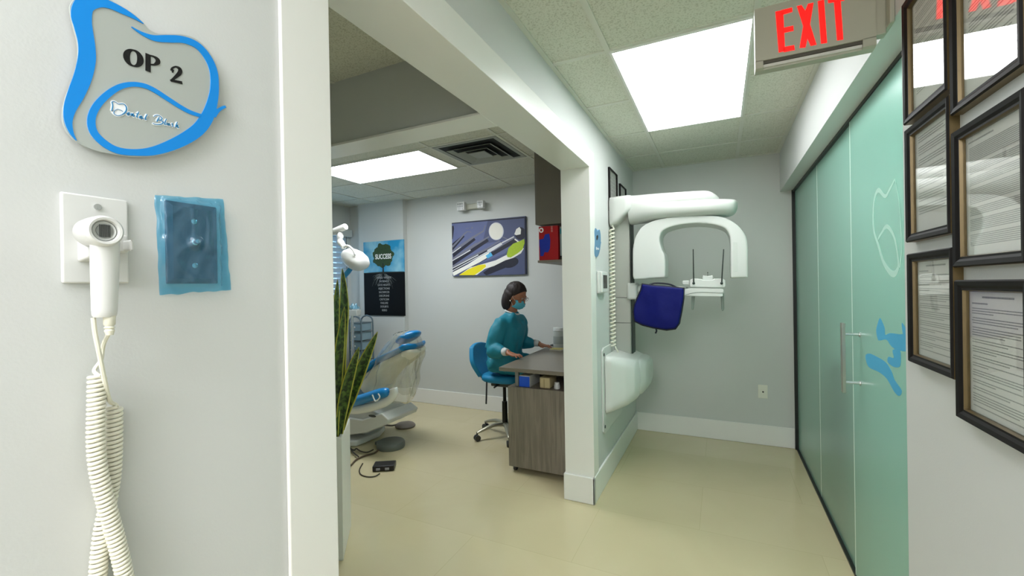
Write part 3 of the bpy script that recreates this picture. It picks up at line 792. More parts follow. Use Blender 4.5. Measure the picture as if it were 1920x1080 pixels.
# head block, upper and lower arm shells (along +X out of the wall)
def sell(x, cy, cz, hy, hz, e=3.2, n=32):
    out = []
    for k in range(n):
        t = 2 * pi * k / n; c_, s_ = math.cos(t), math.sin(t)
        out.append(V((x, cy + hy * abs(c_) ** (2 / e) * (1 if c_ > 0 else -1), cz + hz * abs(s_) ** (2 / e) * (1 if s_ > 0 else -1))))
    return out
def zx(px, py, Y=YX - .1): p = at_y(px, py, Y); return p.x, p.z
blk = MB()
zt_ = at_y(1165, 366, 3.38).z; zb_ = at_y(1152, 424, 3.38).z; zb2 = at_y(1186, 398, 3.38).z
def bsec(x, k, zb3, hy): return sell(x, 3.50, (zt_ + zb3) / 2, hy * k, (zt_ - zb3) / 2 * k, 6)
blk.loft([bsec(LX + .006, .9, zb_, .12), bsec(LX + .012, 1, zb_, .125), bsec(LX + .07, 1, zb_ + .02, .14), bsec(LX + .13, 1, zb2 - .02, .146), bsec(LX + .165, .99, zb2 + .01, .144), bsec(LX + .18, .93, zb2 + .02, .135)])
blk.build('head_block', M_xw, xr, ang=60)
def arm(secs, nm, mt):
    m_ = MB(); R = []
    for px, yt, yb, hy, cy in secs:
        x, zt_ = zx(px, yt, cy - hy * .8); _, zb3 = zx(px, yb, cy - hy * .8)
        R.append((x, (zt_ + zb3) / 2, (zt_ - zb3) / 2, hy, cy))
    c_ = catmull([V((r[0], r[1], r[2])) for r in R], 5); h_ = catmull([V((r[3], r[4], 0)) for r in R], 5)
    m_.loft([sell(a.x, b2.y, a.y, max(.004, b2.x), max(.003, a.z), 2.7) for a, b2 in zip(c_, h_)])
    return m_.build(nm, mt, xr, ang=60)
arm([(1178, 367, 419, .12, 3.5), (1200, 368, 415, .135, 3.5), (1235, 372, 411, .145, 3.5), (1275, 372, 408, .15, 3.5), (1320, 370, 405, .15, 3.5), (1350, 370, 403, .14, 3.5), (1371, 371, 401, .115, 3.5), (1379, 373, 397, .085, 3.5), (1383, 377, 390, .04, 3.5)], 'arm_shell', M_xw2)
arm([(1180, 364, 408, .11, 3.5), (1195, 363, 404, .122, 3.5), (1230, 360, 395, .128, 3.5), (1275, 357, 388, .128, 3.5), (1310, 355, 384, .12, 3.5), (1328, 356, 382, .10, 3.5), (1340, 362, 380, .07, 3.5), (1348, 370, 378, .03, 3.5)], 'arm_cover', M_xw)
# turning c-arm
def cq(x, y, Y): return at_y(1130 + x / 4.91, 340 + y / 4.91, Y)
out_ = [(285, 905), (276, 870), (275, 740), (277, 620), (292, 540), (322, 470), (372, 410), (480, 358), (640, 327), (850, 316), (1050, 318), (1150, 345), (1240, 402), (1305, 480), (1332, 560), (1337, 700), (1337, 885)]
inn = [(1180, 890), (1178, 700), (1176, 570), (1165, 495), (1120, 430), (1000, 395), (850, 385), (700, 402), (575, 440), (530, 490), (525, 560), (548, 640), (572, 690), (575, 885)]
YC = 3.40
ca = MB()
ca.prism([at_y(1130 + p.x / 4.91, 340 + p.y / 4.91, YC) for p in catmull([(x, y, 0) for x, y in out_[2:16]], 4)] + [cq(*out_[-1], YC)] + [cq(*inn[0], YC)] + [at_y(1130 + p.x / 4.91, 340 + p.y / 4.91, YC) for p in catmull([(x, y, 0) for x, y in inn[1:]], 4)] + [cq(*out_[0], YC), cq(*out_[1], YC)], (0, .25, 0))
ca.vox('c_arm', M_xw, xr, .006, 10)
nk = MB(); p_ = cq(840, 330, YC)
nk.cyl((p_.x, YC + .12, p_.z - .01), (p_.x, YC + .12, p_.z + .05), .08, seg=32); nk.build('arm_pivot', M_xw2, xr)
pn = MB(); pts = [cq(x, y, YC - .0015) for x, y in ((1200, 560), (1240, 560), (1240, 830), (1200, 830))]
pn.prism(pts, (0, .003, 0)); pn.build('sensor_panel', M_xw2, xr, bevel=.001)
# patient support under the c-arm
def sq(x, y, Y): return at_y(1270 + x / 6.745, 440 + y / 6.745, Y)
YS = 3.36
ps = MB()
ps.prism([sq(x, y, YS) for x, y in ((155, 610), (165, 570), (195, 555), (300, 558), (325, 575), (440, 575), (465, 558), (570, 555), (605, 575), (612, 650), (590, 668), (160, 662))], (0, .10, 0))
ps.build('handle_rest', M_xw, xr, bevel=.008, seg=3)
MB().prism([sq(x, y, YS + .02) for x, y in ((318, 512), (345, 520), (385, 524), (420, 520), (448, 512), (452, 580), (316, 580))], (0, .05, 0)).build('chin_rest', M_xw2, xr, bevel=.004)
p_ = sq(384, 480, YS + .03); MB().ell(p_, (.0035, .0035, .0035)).cyl(p_, p_ - V((0, 0, .03)), .0012, seg=8).build('bite_pin', M_rod, xr)
MB().prism([sq(x, y, YS + .01) for x, y in ((62, 590), (75, 582), (148, 580), (150, 630), (75, 634), (62, 625))], (0, .06, 0)).build('knob', M_xw2, xr, bevel=.006)
sl = MB().prism([sq(x, y, YS - .02) for x, y in ((100, 685), (190, 678), (400, 682), (560, 684), (584, 695), (584, 720), (575, 740), (575, 775), (560, 782), (300, 778), (90, 770), (75, 760))], (0, .14, 0))
sl.build('support_shelf', M_xw, xr, bevel=.012, seg=3)
MB().ribbon([sq(x, y, YS - .021) for x, y in ((95, 765), (180, 742), (300, 728), (575, 738))], [.0018] * 4, (0, 1, 0), (0, -.001, 0)).build('shelf_groove', M_temple, xr, smooth=False)
for xa, xb_, xc in ((207, 208, 200), (560, 562, 586)):
    a_, b2 = sq(xa, 615, YS - .012), sq(xc, 185, YS + .04)
    MB().tube([a_, a_.lerp(b2, .5), b2], [.0048, .0042, .0034], 10).build('head_rod', M_rod, xr)
    MB().ell(a_, (.0095, .008, .0095)).build('rod_socket', M_xdark, xr)
for P_ in (((178, 782), (222, 782), (206, 930), (200, 952), (182, 952), (176, 930)), ((548, 782), (590, 735), (592, 940), (580, 965), (565, 965), (557, 940))):
    MB().prism([sq(x, y, YS + .0) for x, y in P_], (0, .03, 0)).build('temple_clamp', M_temple, xr, bevel=.004)
ar = MB()
a_, b2 = xp(1187, 545, 3.46), xp(1290, 548, 3.42)
ar.tube([V((-.66, 3.54, a_.z)), V((-.52, 3.53, a_.z + .01)), V((-.40, 3.50, a_.z)), V((-.22, 3.44, b2.z + .015))], [.055, .05, .045, .03], 18, flat=.8)
ar.build('support_arm', M_xw, xr)
MB().box((-.66, 3.45, a_.z - .07), (-.585, 3.6, a_.z + .06)).build('carriage', M_xw2, xr, bevel=.015, seg=3)

# blue lead apron hung under the arm
M_apron = mat('navy_apron', '010B60', .55, spec=.2, var=.06, vscale=14, bump=.15, bscale=26)
M_bind = mat('black_binding', '0A0D20', .6)
ap = thing('lead_apron', xp(1235, 560, 3.28), 'navy blue lead apron hanging below the white x-ray machine', 'lead apron')
apx = [(1204, 533), (1225, 536), (1255, 538), (1282, 541), (1281, 560), (1277, 585), (1273, 606), (1266, 616), (1250, 618), (1225, 614), (1205, 609), (1190, 602), (1188, 585), (1190, 572), (1196, 558), (1202, 545)]
am = MB(); am.prism([xp(x, y, 3.265) for x, y in apx], (0, .055, 0))
def apf(c_):
    k = mnoise.noise(V((c_.x * 9, 1, c_.z * 7))) * .012
    return V((c_.x, c_.y + k - .02 * max(0, math.sin((c_.z - 1.1) * 8)) * (.5 if c_.y < 3.285 else 0), c_.z))
am.vox('apron_body', M_apron, ap, .0065, 8, post=apf)
bd = MB(); bd.tube([xp(x, y, 3.281) for x, y in apx], .0085, 8, closed=True); bd.build('binding', M_bind, ap)
MB().tube(catmull([xp(1229, 614, 3.28), xp(1231, 620, 3.28), xp(1229, 625, 3.28)], 4), [.006] * 9, 8).build('strap_end', M_bind, ap)
MB().tube(catmull([xp(1212, 536, 3.29), xp(1228, 531, 3.325), xp(1255, 533, 3.325), xp(1272, 541, 3.29)], 6), .006, 8).build('hanging_strap', M_bind, ap)

# thermostat, small room sign, small frames, outlet
th = thing('thermostat', (LX, 3.10, 1.49), 'white thermostat with a black screen on the wall by the opening', 'thermostat')
MB().box((LX, 3.00, 1.405), (LX + .018, 3.19, 1.562)).build('base', M_white, th, bevel=.006, seg=3)
MB().box((LX + .016, 3.03, 1.41), (LX + .034, 3.19, 1.56)).build('cover', M_white, th, bevel=.006, seg=3)
MB().box((LX + .0335, 3.055, 1.44), (LX + .0355, 3.17, 1.535)).build('screen', mat('thermostat_screen', '101415', .2), th, smooth=False)
s2 = thing('room_sign', (LX, 2.99, 1.77), 'small blue tooth-shaped room sign above the thermostat', 'sign', 'tooth shaped room signs')
M_s2 = mat('blue_tinted_steel', '5E93B8', .35, metal=.2)
ro = [c1(*p) for p in outer]; yc_ = sum(p.y for p in ro) / len(ro); zc_ = sum(p.z for p in ro) / len(ro)
X2 = LX + .010
def tr2(p, X=X2): return V((X, 3.005 + (p.y - yc_) * .92, 1.775 + (p.z - zc_) * .92))
MB().prism([tr2(p) for p in catmull([c1(*p) for p in outer], 4, True)], (-.0095, 0, 0)).build('steel_plate', M_s2, s2)
m_ = MB()
for pts, wd_ in (([(750 + 39 * math.cos(2 * pi * i / 12), 327 + 44 * math.sin(2 * pi * i / 12)) for i in range(13)], .006), ([(832, 402), (832, 305), (880, 315), (890, 350), (835, 362)], .006)):
    m_.ribbon([tr2(c1(*p)) for p in pts], [wd_] * len(pts), NX, (.001, 0, 0), 4)
m_.build('lettering', M_black, s2, smooth=False)
m_ = MB()
for s_ in strokes: m_.ribbon([tr2(c1(*q(x, y))) for x, y, _ in s_], [.0014 + w_ * .00006 for *_, w_ in s_], NX, (.0012, 0, 0), 3)
m_.build('name_lettering', M_outline, s2, smooth=False)
framed('wall_picture', LX, 3.40, 3.68, 2.045, 2.392, 1, 'thin black frame high on the wall beside the x-ray machine, nearer one', 'picture frame', 'black frames behind the x-ray machine', 'big', 11, bw=.014, th=.018, gold=False)
framed('wall_picture', LX, 3.80, 4.06, 2.045, 2.345, 1, 'thin black frame high behind the x-ray machine, farther one nearest the corner', 'picture frame', 'black frames behind the x-ray machine', 'big', 12, bw=.014, th=.018, gold=False)
ol = thing('cable_outlet', (.335, EY, .48), 'small white outlet plate low on the end wall of the corridor', 'outlet')
MB().box((.298, EY - .006, .42), (.372, EY, .54)).build('plate', mat('ivory_plate', 'E6E5D6', .35), ol, bevel=.003, seg=3)
MB().lathe([(.007, 0), (.007, -.006), (.004, -.008), (0, -.008)], (.336, EY - .006, .478), 16, 'Y').build('jack', M_dark, ol)
# ------------------------------------------------------------------ treatment room: fixed things on the walls
def wq(x, y, Y=EY - .03): return at_y(820 + x / 6.75, 380 + y / 6.75, Y)
M_canvas = mat('canvas_slate_blue', '4A5274', .6, var=.06, vscale=3)
M_cvs_edge = mat('canvas_edge_navy', '20263C', .6)
cv = thing('wall_canvas', (-2.47, EY, 1.59), 'canvas print of dental tools and a green and yellow toothbrush on slate blue', 'canvas print')
K = [wq(178, 248), wq(1110, 178), wq(1130, 912), wq(198, 930)]
x0, x1 = (K[0].x + K[3].x) / 2, (K[1].x + K[2].x) / 2; z0, z1 = (K[2].z + K[3].z) / 2, (K[0].z + K[1].z) / 2
YF = EY - .03
MB().box((x0, YF, z0), (x1, EY, z1)).build('canvas', [M_canvas], cv, bevel=.003)
_lay = [0]
def paint(polys, mt, nm):
    m_ = MB(); _lay[0] += 1
    for i_, P_ in enumerate(polys):
        pts = []
        for x, y in P_:
            p = wq(x, y, YF); p.x = min(max(p.x, x0 + .001), x1 - .001); p.z = min(max(p.z, z0 + .001), z1 - .001); pts.append(p)
        m_.prism(pts, (0, -.0004 - .0003 * _lay[0] - .000012 * i_, 0))
    return m_.build(nm, mt, cv, smooth=False)
def st(p0, p1, w0, w1=None):
    w1 = w0 if w1 is None else w1
    dx, dy = p1[0] - p0[0], p1[1] - p0[1]; l_ = math.hypot(dx, dy); nx, ny = -dy / l_, dx / l_
    return [(p0[0] + nx * w0, p0[1] + ny * w0), (p1[0] + nx * w1, p1[1] + ny * w1), (p1[0] - nx * w1, p1[1] - ny * w1), (p0[0] - nx * w0, p0[1] - ny * w0)]
def el(cx, cy, rx, ry, a=0, n=26): return [(cx + rx * math.cos(t) * math.cos(a) - ry * math.sin(t) * math.sin(a), cy + rx * math.cos(t) * math.sin(a) + ry * math.sin(t) * math.cos(a)) for t in [2 * pi * k / n for k in range(n)]]
P_lav = mat('print_lavender', '5C658E', .6, var=.1, vscale=8)
P_navy = mat('print_navy', '14162A', .6); P_grey = mat('print_grey', '6F7180', .6); P_lt = mat('print_silver', 'D5D6D8', .6)
P_white = mat('print_white', 'ECEBE2', .6); P_yel = mat('print_yellow', 'E8D80C', .6); P_lime = mat('print_lime', 'A4C020', .6, var=.15, vscale=60)
P_cyan = mat('print_cyan', '4FB0DC', .6); P_cream = mat('print_cream', 'E4E2D6', .6)
paint([[(180, 255), (640, 220), (560, 560), (180, 900)], [(420, 560), (1000, 440), (860, 640), (300, 870)]], P_lav, 'print_backdrop')
paint([[(180, 300), (205, 290), (212, 330), (196, 460), (180, 465)], [(180, 520), (330, 405), (345, 430), (180, 610)], st((180, 660), (470, 450), 40, 26), st((180, 770), (640, 470), 30, 22), st((190, 860), (820, 500), 26, 12), st((600, 920), (860, 760), 40, 60), el(930, 760, 100, 60, -.35), el(1050, 390, 70, 80), st((620, 690), (1000, 470), 26), st((430, 800), (640, 680), 20), [(180, 250), (1110, 180), (1110, 196), (180, 268)], [(1102, 180), (1130, 180), (1130, 912), (1110, 912)]], P_navy, 'print_shadow')
paint([st((185, 560), (340, 400), 16, 8), st((185, 625), (450, 440), 22, 14), st((450, 440), (590, 355), 14, 9), st((585, 360), (605, 285), 7, 5), st((185, 720), (500, 520), 22, 16), st((500, 525), (655, 430), 12, 8), st((190, 810), (620, 590), 13), st((330, 405), (380, 365), 9, 7), st((380, 365), (435, 375), 6, 4), st((620, 590), (790, 480), 8), st((700, 610), (980, 440), 9), st((820, 430), (900, 470), 6), st((360, 330), (400, 318), 3), el(440, 318, 9, 12)], P_grey, 'print_tool')
paint([st((185, 640), (300, 560), 7, 4), st((185, 735), (420, 600), 6), st((187, 830), (520, 660), 6), st((187, 862), (640, 620), 6), st((640, 620), (815, 515), 22, 16), st((815, 510), (970, 430), 7), el(746, 362, 94, 112)], P_lt, 'print_highlight')
paint([el(744, 362, 84, 102)], P_cream, 'print_mirror'); paint([[(975, 400), (1000, 335), (1040, 308), (1060, 340), (1055, 400), (1000, 412)]], P_white, 'print_white_mirror')
paint([st((195, 905), (400, 800), 26, 22), st((400, 800), (520, 730), 22, 30), st((520, 730), (660, 650), 30, 26)], P_white, 'print_white_tool')
paint([st((980, 460), (1040, 505), 8)], P_white, 'print_ring')
paint([st((625, 690), (690, 650), 22, 24)], P_cyan, 'print_cyan_tip')
paint([[(280, 915), (420, 820), (600, 770), (740, 730), (880, 660), (940, 640), (1070, 560), (1095, 580), (1060, 640), (960, 700), (860, 730), (720, 800), (600, 840), (500, 915)]], P_white, 'print_brush_body')
paint([[(275, 918), (400, 840), (520, 790), (610, 780), (618, 810), (560, 860), (470, 918)]], P_yel, 'print_brush_grip')
paint([[(880, 660), (900, 580), (960, 520), (1040, 490), (1100, 460), (1106, 510), (1080, 590), (1020, 640), (930, 695), (890, 690)]], P_lime, 'print_bristles')

# motivational poster on the pilaster
def pq(x, y): return at_y(600 + x / 4.5, 420 + y / 4.5, 4.39)
po = thing('poster', (-4.0, 4.40, 1.11), 'tall poster with a tree, the word SUCCESS and roots over black', 'poster')
x0, x1 = pq(372, 400).x, pq(712, 400).x; z1 = (pq(372, 150).z + pq(705, 135).z) / 2; z0 = (pq(380, 770).z + pq(715, 775).z) / 2
zm_ = pq(540, 410).z
YP = 4.386
MB().box((x0 + .1, 4.3996, z0 + .2), (x1 - .1, 4.401, z1 - .2)).build('hidden_strip', M_black, po, smooth=False)  # unseen strip added between the poster and the wall
MB().box((x0, YP, z0), (x1, 4.3996, zm_)).build('black_panel', mat('poster_black', '050607', .55, spec=.2), po, smooth=False)
def sky():
    M_ = mat('poster_sky', '2FA0C8', .5); nt = M_.node_tree
    rmp = nt.nodes.new('ShaderNodeValToRGB'); nz = [n for n in nt.nodes if n.type == 'TEX_NOISE'][0]; nz.inputs['Scale'].default_value = 4
    rmp.color_ramp.elements[0].position = .42; rmp.color_ramp.elements[0].color = lin('1E8FBE'); rmp.color_ramp.elements[1].position = .68; rmp.color_ramp.elements[1].color = lin('8CC4D4')
    nt.links.new(nz.outputs['Fac'], rmp.inputs[0]); nt.links.new(rmp.outputs[0], nt.nodes['Principled BSDF'].inputs['Base Color'])
    return M_
MB().box((x0, YP, zm_), (x1, 4.3996, z1)).build('sky_panel', sky(), po, smooth=False)
rnd = random.Random(5)
xc = (x0 + x1) / 2 - .005; hh = z1 - zm_
tm = MB()
def crown(k):
    t = 2 * pi * k / 60
    r_ = 1.04 + .07 * math.sin(7 * t + 1) + .05 * math.sin(11 * t) + .04 * rnd.uniform(-1, 1)
    return V((xc + .165 * r_ * math.cos(t), YP, zm_ + hh * .52 + hh * .38 * r_ * math.sin(t) * (1 if math.sin(t) > 0 else .9)))
tm.prism([crown(k) for k in range(60)], (0, -.001, 0)); 
tm.build('printed_tree', mat('print_foliage', '2C4420', .6, var=.5, vscale=26), po, smooth=False)
tk = MB(); tk.prism([(xc - .012, YP, zm_), (xc + .014, YP, zm_), (xc + .008, YP, zm_ + hh * .3), (xc - .008, YP, zm_ + hh * .3)], (0, -.0014, 0)); tk.prism([(x0, YP, zm_ - .006), (x1, YP, zm_ - .006), (x1, YP, zm_ + .004), (xc, YP, zm_ + .012), (x0, YP, zm_ + .004)], (0, -.0012, 0))
tk.build('printed_trunk', mat('print_bark', '181C10', .6), po, smooth=False)
MW = Matrix(((1, 0, 0, 0), (0, 0, -1, 0), (0, 1, 0, 0), (0, 0, 0, 1)))      # text facing -Y
def txt(s_, size, x, y, z, mt, nm, par, bold=0., sq=1.0, dep=.0006): return link(nm, text_mesh(s_, size, Matrix.Translation((x, y, z)) @ MW, dep, bold, squeeze=sq), mt, par, smooth=False)
M_ptext = mat('print_text_white', 'F0F0EC', .5); M_pgrey = mat('print_text_grey', '9A9C9C', .5)
txt('SUCCESS', .090, xc + .005, YP - .0016, zm_ + hh * .5, M_ptext, 'headline', po, .0022, .76)
rows = ['HARD WORK', 'PATIENCE', 'LATE NIGHTS', 'REJECTIONS', 'SACRIFICES', 'DISCIPLINE', 'CRITICISM', 'FAILURE', 'DOUBTS', 'RISKS']
zz = zm_ - .068
for i, w_ in enumerate(rows):
    txt(w_, .037, xc + .01, YP - .001, zz - i * .0475, M_pgrey, 'word', po, .0004, .95 if i else 1.1)
rt = MB()
for i in range(26):
    sx = 1 if i % 2 else -1
    a_ = xc + sx * rnd.uniform(0, .02); pts = [V((a_, YP, zm_ - .01))]
    dx = sx * rnd.uniform(.03, .075); dz = rnd.uniform(.012, .05)
    for k in range(5): pts.append(pts[-1] + V((dx * rnd.uniform(.3, 1), 0, -dz * rnd.uniform(.4, 1.2)))); dx *= .8
    pts = [V((min(max(p.x, x0 + .01), x1 - .01), p.y, p.z)) for p in pts]
    rt.ribbon(pts, [.0022, .0018, .0014, .001, .0008, .0004], (0, 1, 0), (0, -.0006, 0), 4)
rt.build('printed_roots', mat('print_root', '7E8480', .6), po, smooth=False)

# emergency light
M_em = mat('emergency_light_body', 'B9BAA8', .4)
em = thing('emergency_light', (-2.71, EY, 2.38), 'twin-head emergency light high on the wall above the dental tools canvas', 'emergency light')
def lq(x, y, Y): return at_y(850 + x / 27.43, 370 + y / 27.43, Y)
a_, b2 = lq(250, 700, EY - .05), lq(1440, 270, EY - .05)
MB().box((a_.x + .05, EY - .02, a_.z + .03), (b2.x - .05, EY + .002, b2.z - .02)).build('hidden_back', M_em, em, smooth=False)  # unseen block added inside the body, reaching into the wall
MB().box((a_.x, EY - .06, a_.z + .005), (b2.x, EY - .0004, b2.z)).build('body', M_em, em, bevel=.008, seg=3)
for xs, yt, yb in ((200, 260, 710), (1230, 180, 580)):
    p = lq(xs, yt, EY - .1); pb = lq(xs, yb, EY - .1); w_ = .105 if xs == 200 else .085
    hd_ = MB().box((p.x, EY - .115, pb.z), (p.x + w_, EY - .058, p.z)).build('lamp_head', M_white, em, bevel=.008, seg=3)
    lz = MB()
    for i in range(3):
        for j in range(3): lz.box((p.x + .012 + i * (w_ - .024) / 3, EY - .118, pb.z + .01 + j * (p.z - pb.z - .02) / 3), (p.x + .012 + (i + .75) * (w_ - .024) / 3, EY - .114, pb.z + .01 + (j + .75) * (p.z - pb.z - .02) / 3))
    lz.build('lens', mat('lamp_lens', '8F9590', .15), hd_, smooth=False)

# ceiling air vent (2x2 ft, stepped)
M_vent = mat('vent_metal', '9BA098', .5); M_ventd = mat('vent_dark', '1B2020', .8)
vx0, vx1, vy0, vy1 = -2.10, -1.515, 2.90, 3.49
ve = thing('air_vent', ((vx0 + vx1) / 2, (vy0 + vy1) / 2, CZ - .01), 'square stepped air vent in the ceiling beside the treatment room light panel', 'air vent')
MB().box((vx0, vy0, CZ - .005), (vx1, vy1, CZ - .002)).build('backing', M_ventd, ve, smooth=False)
for i, (d, zt_) in enumerate(((.0, CZ - .004), (.085, CZ - .012), (.155, CZ - .020), (.215, CZ - .028))):
    f_ = MB(); a_ = d; w_ = .045 if i else .05
    A = [(vx0 + a_, vy0 + a_), (vx1 - a_, vy0 + a_), (vx1 - a_, vy1 - a_), (vx0 + a_, vy1 - a_)]
    b_ = a_ + w_ * .72
    B = [(vx0 + b_, vy0 + b_), (vx1 - b_, vy0 + b_), (vx1 - b_, vy1 - b_), (vx0 + b_, vy1 - b_)]
    if i < 3:
        R1 = [f_.bm.verts.new((*p, CZ - .006 - .006 * i - (.012 if i else 0))) for p in A]; R2 = [f_.bm.verts.new((*p, CZ - .004 - .004 * i)) for p in B]
        for k in range(4): f_.bm.faces.new((R1[k], R1[(k + 1) % 4], R2[(k + 1) % 4], R2[k]))
        f_.build('louver', M_vent, ve, smooth=False, solid=.003)
    else:
        f_.box((A[0][0], A[0][1], CZ - .03), (A[2][0], A[2][1], CZ - .024)).build('louver', M_vent, ve, smooth=False)

# window in the far left wall with blinds
win = tag(bpy.data.objects.new('window_1', None), kind='structure'); COL.objects.link(win); win.location = (-4.73, (WY0 + WY1) / 2, WZ0)
f_ = MB()
for y0, y1, z0, z1 in ((WY0, WY0 + .05, WZ0, WZ1), (WY1 - .05, WY1, WZ0, WZ1), (WY0, WY1, WZ0, WZ0 + .05), (WY0, WY1, WZ1 - .05, WZ1)): f_.box((-4.77, y0, z0), (-4.71, y1, z1))
f_.build('window_frame', M_trim, win, smooth=False)
MB().box((-4.745, WY0 + .04, WZ0 + .04), (-4.741, WY1 - .04, WZ1 - .04)).build('pane', glass_mat('window_pane', 'E8F4F8', .05, .02), win, smooth=False)
bl_ = thing('window_blind', (-4.64, (WY0 + WY1) / 2, 2.2), 'pale blue-white slatted blind over the window in the far left corner', 'blind')
M_bl = mat('blind_slat', 'BCD0DE', .5)
MB().box((-4.66, WY0 - .05, 2.185), (-4.59, 4.455, 2.285)).build('headrail', mat('headrail', 'CBD2D0', .4), bl_, bevel=.004)
nsl = 17
for i in range(nsl):
    z_ = 2.165 - i * (2.165 - .98) / nsl
    MB().box((-4.625, WY0 - .04, z_ - .058), (-4.6195, 4.375, z_), RY(math.radians(20))).build('slat', M_bl, bl_, smooth=False)
for y_ in (4.36, 3.2): MB().cyl((-4.606, y_, 2.19), (-4.606, y_, .95), .003, seg=8).build('cord', M_dark, bl_)
MB().box((-4.64, WY0 - .04, .94), (-4.61, 4.375, .965)).build('bottom_rail', M_bl, bl_, smooth=False)

# wall cabinet over the desk, with an open niche below
M_lam = mat('taupe_laminate', '7C766A', .45, var=.1, vscale=5)
M_lam_d = mat('taupe_laminate_dark', '6A655A', .5, var=.08, vscale=5)
cab = thing('wall_cabinet', (-1.14, 3.7, 1.65), 'grey-brown wall cabinet above the desk, cut by the white door casing', 'cabinet')
CX0, CX1, CY0, CY1 = -1.292, LXB, 3.16, 4.45
CB, CT = 1.648, 2.59
MB().box((CX0, CY0, 1.945), (CX1, CY1, CT)).build('body', M_lam_d, cab, smooth=False, bevel=.002)
MB().box((CX0, CY0, CB), (CX1, CY1, CB + .018)).build('shelf', M_lam, cab, smooth=False)
MB().box((CX0, CY0 + .5, CB + .018), (CX1, CY0 + .518, 1.945)).build('divider', M_lam_d, cab, smooth=False)
MB().box((CX1 - .012, CY0, CB + .018), (CX1, CY1, 1.945)).build('back_panel', M_lam_d, cab, smooth=False)
for k in range(3): 
    y0 = CY0 + .01 + k * .43
    dr = MB().box((CX0 - .019, y0, 1.95), (CX0 - .001, y0 + .42, CT - .004)).build('door', M_lam_d, cab, smooth=False, bevel=.002)
    MB().box((CX0 - .04, y0 + .06, 1.99), (CX0 - .019, y0 + .072, 2.15)).build('handle', M_chrome, dr, bevel=.003)
# boxes standing in the niche
def nq(x, y, Y): return at_y(1000 + x / 10.8, 400 + y / 10.8, Y)
M_redb = mat('red_carton', 'A80D16', .4); M_blub = mat('carton_blue', '0E2CA0', .45, var=.2, vscale=25)
gb = thing('glove_box', (-1.2, 3.2, CB + .018), 'red carton with a blue glove picture standing in the cabinet niche', 'box')
gx0, gx1, gz1 = -1.283, -1.123, 1.932
gz0 = CB + .0185
MB().box((gx0, 3.17, gz0), (gx1, 3.28, gz1)).build('carton', M_redb, gb, bevel=.002)
gl_ = MB(); sx = (gx1 - gx0) / 390; sz = (gz1 - gz0) / 690
def gp(x, y): return V((gx0 + (x - 115) * sx, 3.1695, gz1 - (y - 265) * sz))
gl_.prism([gp(*p) for p in ((125, 530), (210, 515), (245, 430), (330, 420), (350, 560), (340, 720), (300, 800), (230, 790), (200, 870), (140, 870), (135, 700), (125, 640))], (0, -.0006, 0))
gl_.build('glove_picture', M_blub, gb, smooth=False)
m_ = MB(); c_ = gp(168, 340)
m_.ribbon([c_ + V((.014 * math.cos(t), 0, .015 * math.sin(t))) for t in [2 * pi * k / 12 for k in range(12)]], [.005] * 12, (0, 1, 0), (0, -.0006, 0), 3, True)
m_.build('round_mark', M_outline, gb, smooth=False)
m_ = MB()
for k in range(5): m_.box(gp(365, 285 + k * 26) + V((0, -.0005, 0)), gp(400, 270 + k * 26) + V((0, .0005, 0)))
m_.build('side_marks', mat('carton_pale_print', 'C78A86', .5), gb, smooth=False)
g2 = thing('glove_box', (-1.06, 3.2, CB + .018), 'pale grey and teal carton standing to the right of the red glove carton', 'box')
MB().box((-1.112, 3.18, gz0 + .03), (-.985, 3.30, 1.922)).build('carton', mat('pale_carton', '8FA0A0', .5), g2, bevel=.002)
MB().box((-1.112, 3.1795, 1.865), (-.985, 3.1805, 1.905)).build('band', mat('teal_band', '3F8C96', .5), g2, smooth=False)
MB().box((-1.114, 3.178, gz0), (-.984, 3.302, gz0 + .03)).build('tray', M_black, g2, bevel=.002)
# ------------------------------------------------------------------ desk, things on it, chair
def wood():
    M_ = mat('grey_brown_oak', '6B6459', .42); nt = M_.node_tree; N = nt.nodes; L = nt.links
    tc = [n for n in N if n.type == 'TEX_COORD'][0]; nz = [n for n in N if n.type == 'TEX_NOISE'][0]
    mp = N.new('ShaderNodeMapping'); mp.inputs['Scale'].default_value = (9, 9, .7); L.new(tc.outputs['Object'], mp.inputs['Vector']); L.new(mp.outputs[0], nz.inputs['Vector'])
    nz.inputs['Scale'].default_value = 4; nz.inputs['Detail'].default_value = 8; nz.inputs['Distortion'].default_value = .8
    cr = N.new('ShaderNodeValToRGB'); cr.color_ramp.elements[0].position = .32; cr.color_ramp.elements[0].color = lin('736C60'); cr.color_ramp.elements[1].position = .66; cr.color_ramp.elements[1].color = lin('8A8275')
    L.new(nz.outputs['Fac'], cr.inputs[0]); L.new(cr.outputs[0], N['Principled BSDF'].inputs['Base Color'])
    return M_
M_wood = wood()
M_top = mat('desk_top_laminate', '7E7769', .3, var=.06, vscale=4)
DY0, DY1, DX0, DX1 = 3.06, 4.45, -1.525, LXB - .016
dk = thing('desk', (-1.27, 3.75, 0), 'grey oak desk with an open shelf under its top, where the person sits', 'desk')
DT0, DT1 = .802, .832
MB().loft([[(-1.578, 3.015, z_), (DX1, 3.00, z_), (DX1, DY1, z_), (-1.635, DY1, z_)] for z_ in (DT0, DT1)]).build('desk_top', M_top, dk, smooth=False, bevel=.003)
MB().box((DX0, DY0, .045), (DX1, DY0 + .45, .675)).build('pedestal', M_wood, dk, smooth=False, bevel=.002)
for x_ in (-1.475, -1.03):
    for y_ in (DY0 + .03, DY0 + .40): MB().box((x_, y_, .675), (x_ + .03, y_ + .03, DT0)).build('post', mat('desk_post_grey', '8A8C88', .35, metal=.5), dk, bevel=.003)
MB().box((DX1 - .02, DY0 + .45, .1), (DX1, DY1, DT0)).build('back_panel', M_wood, dk, smooth=False)
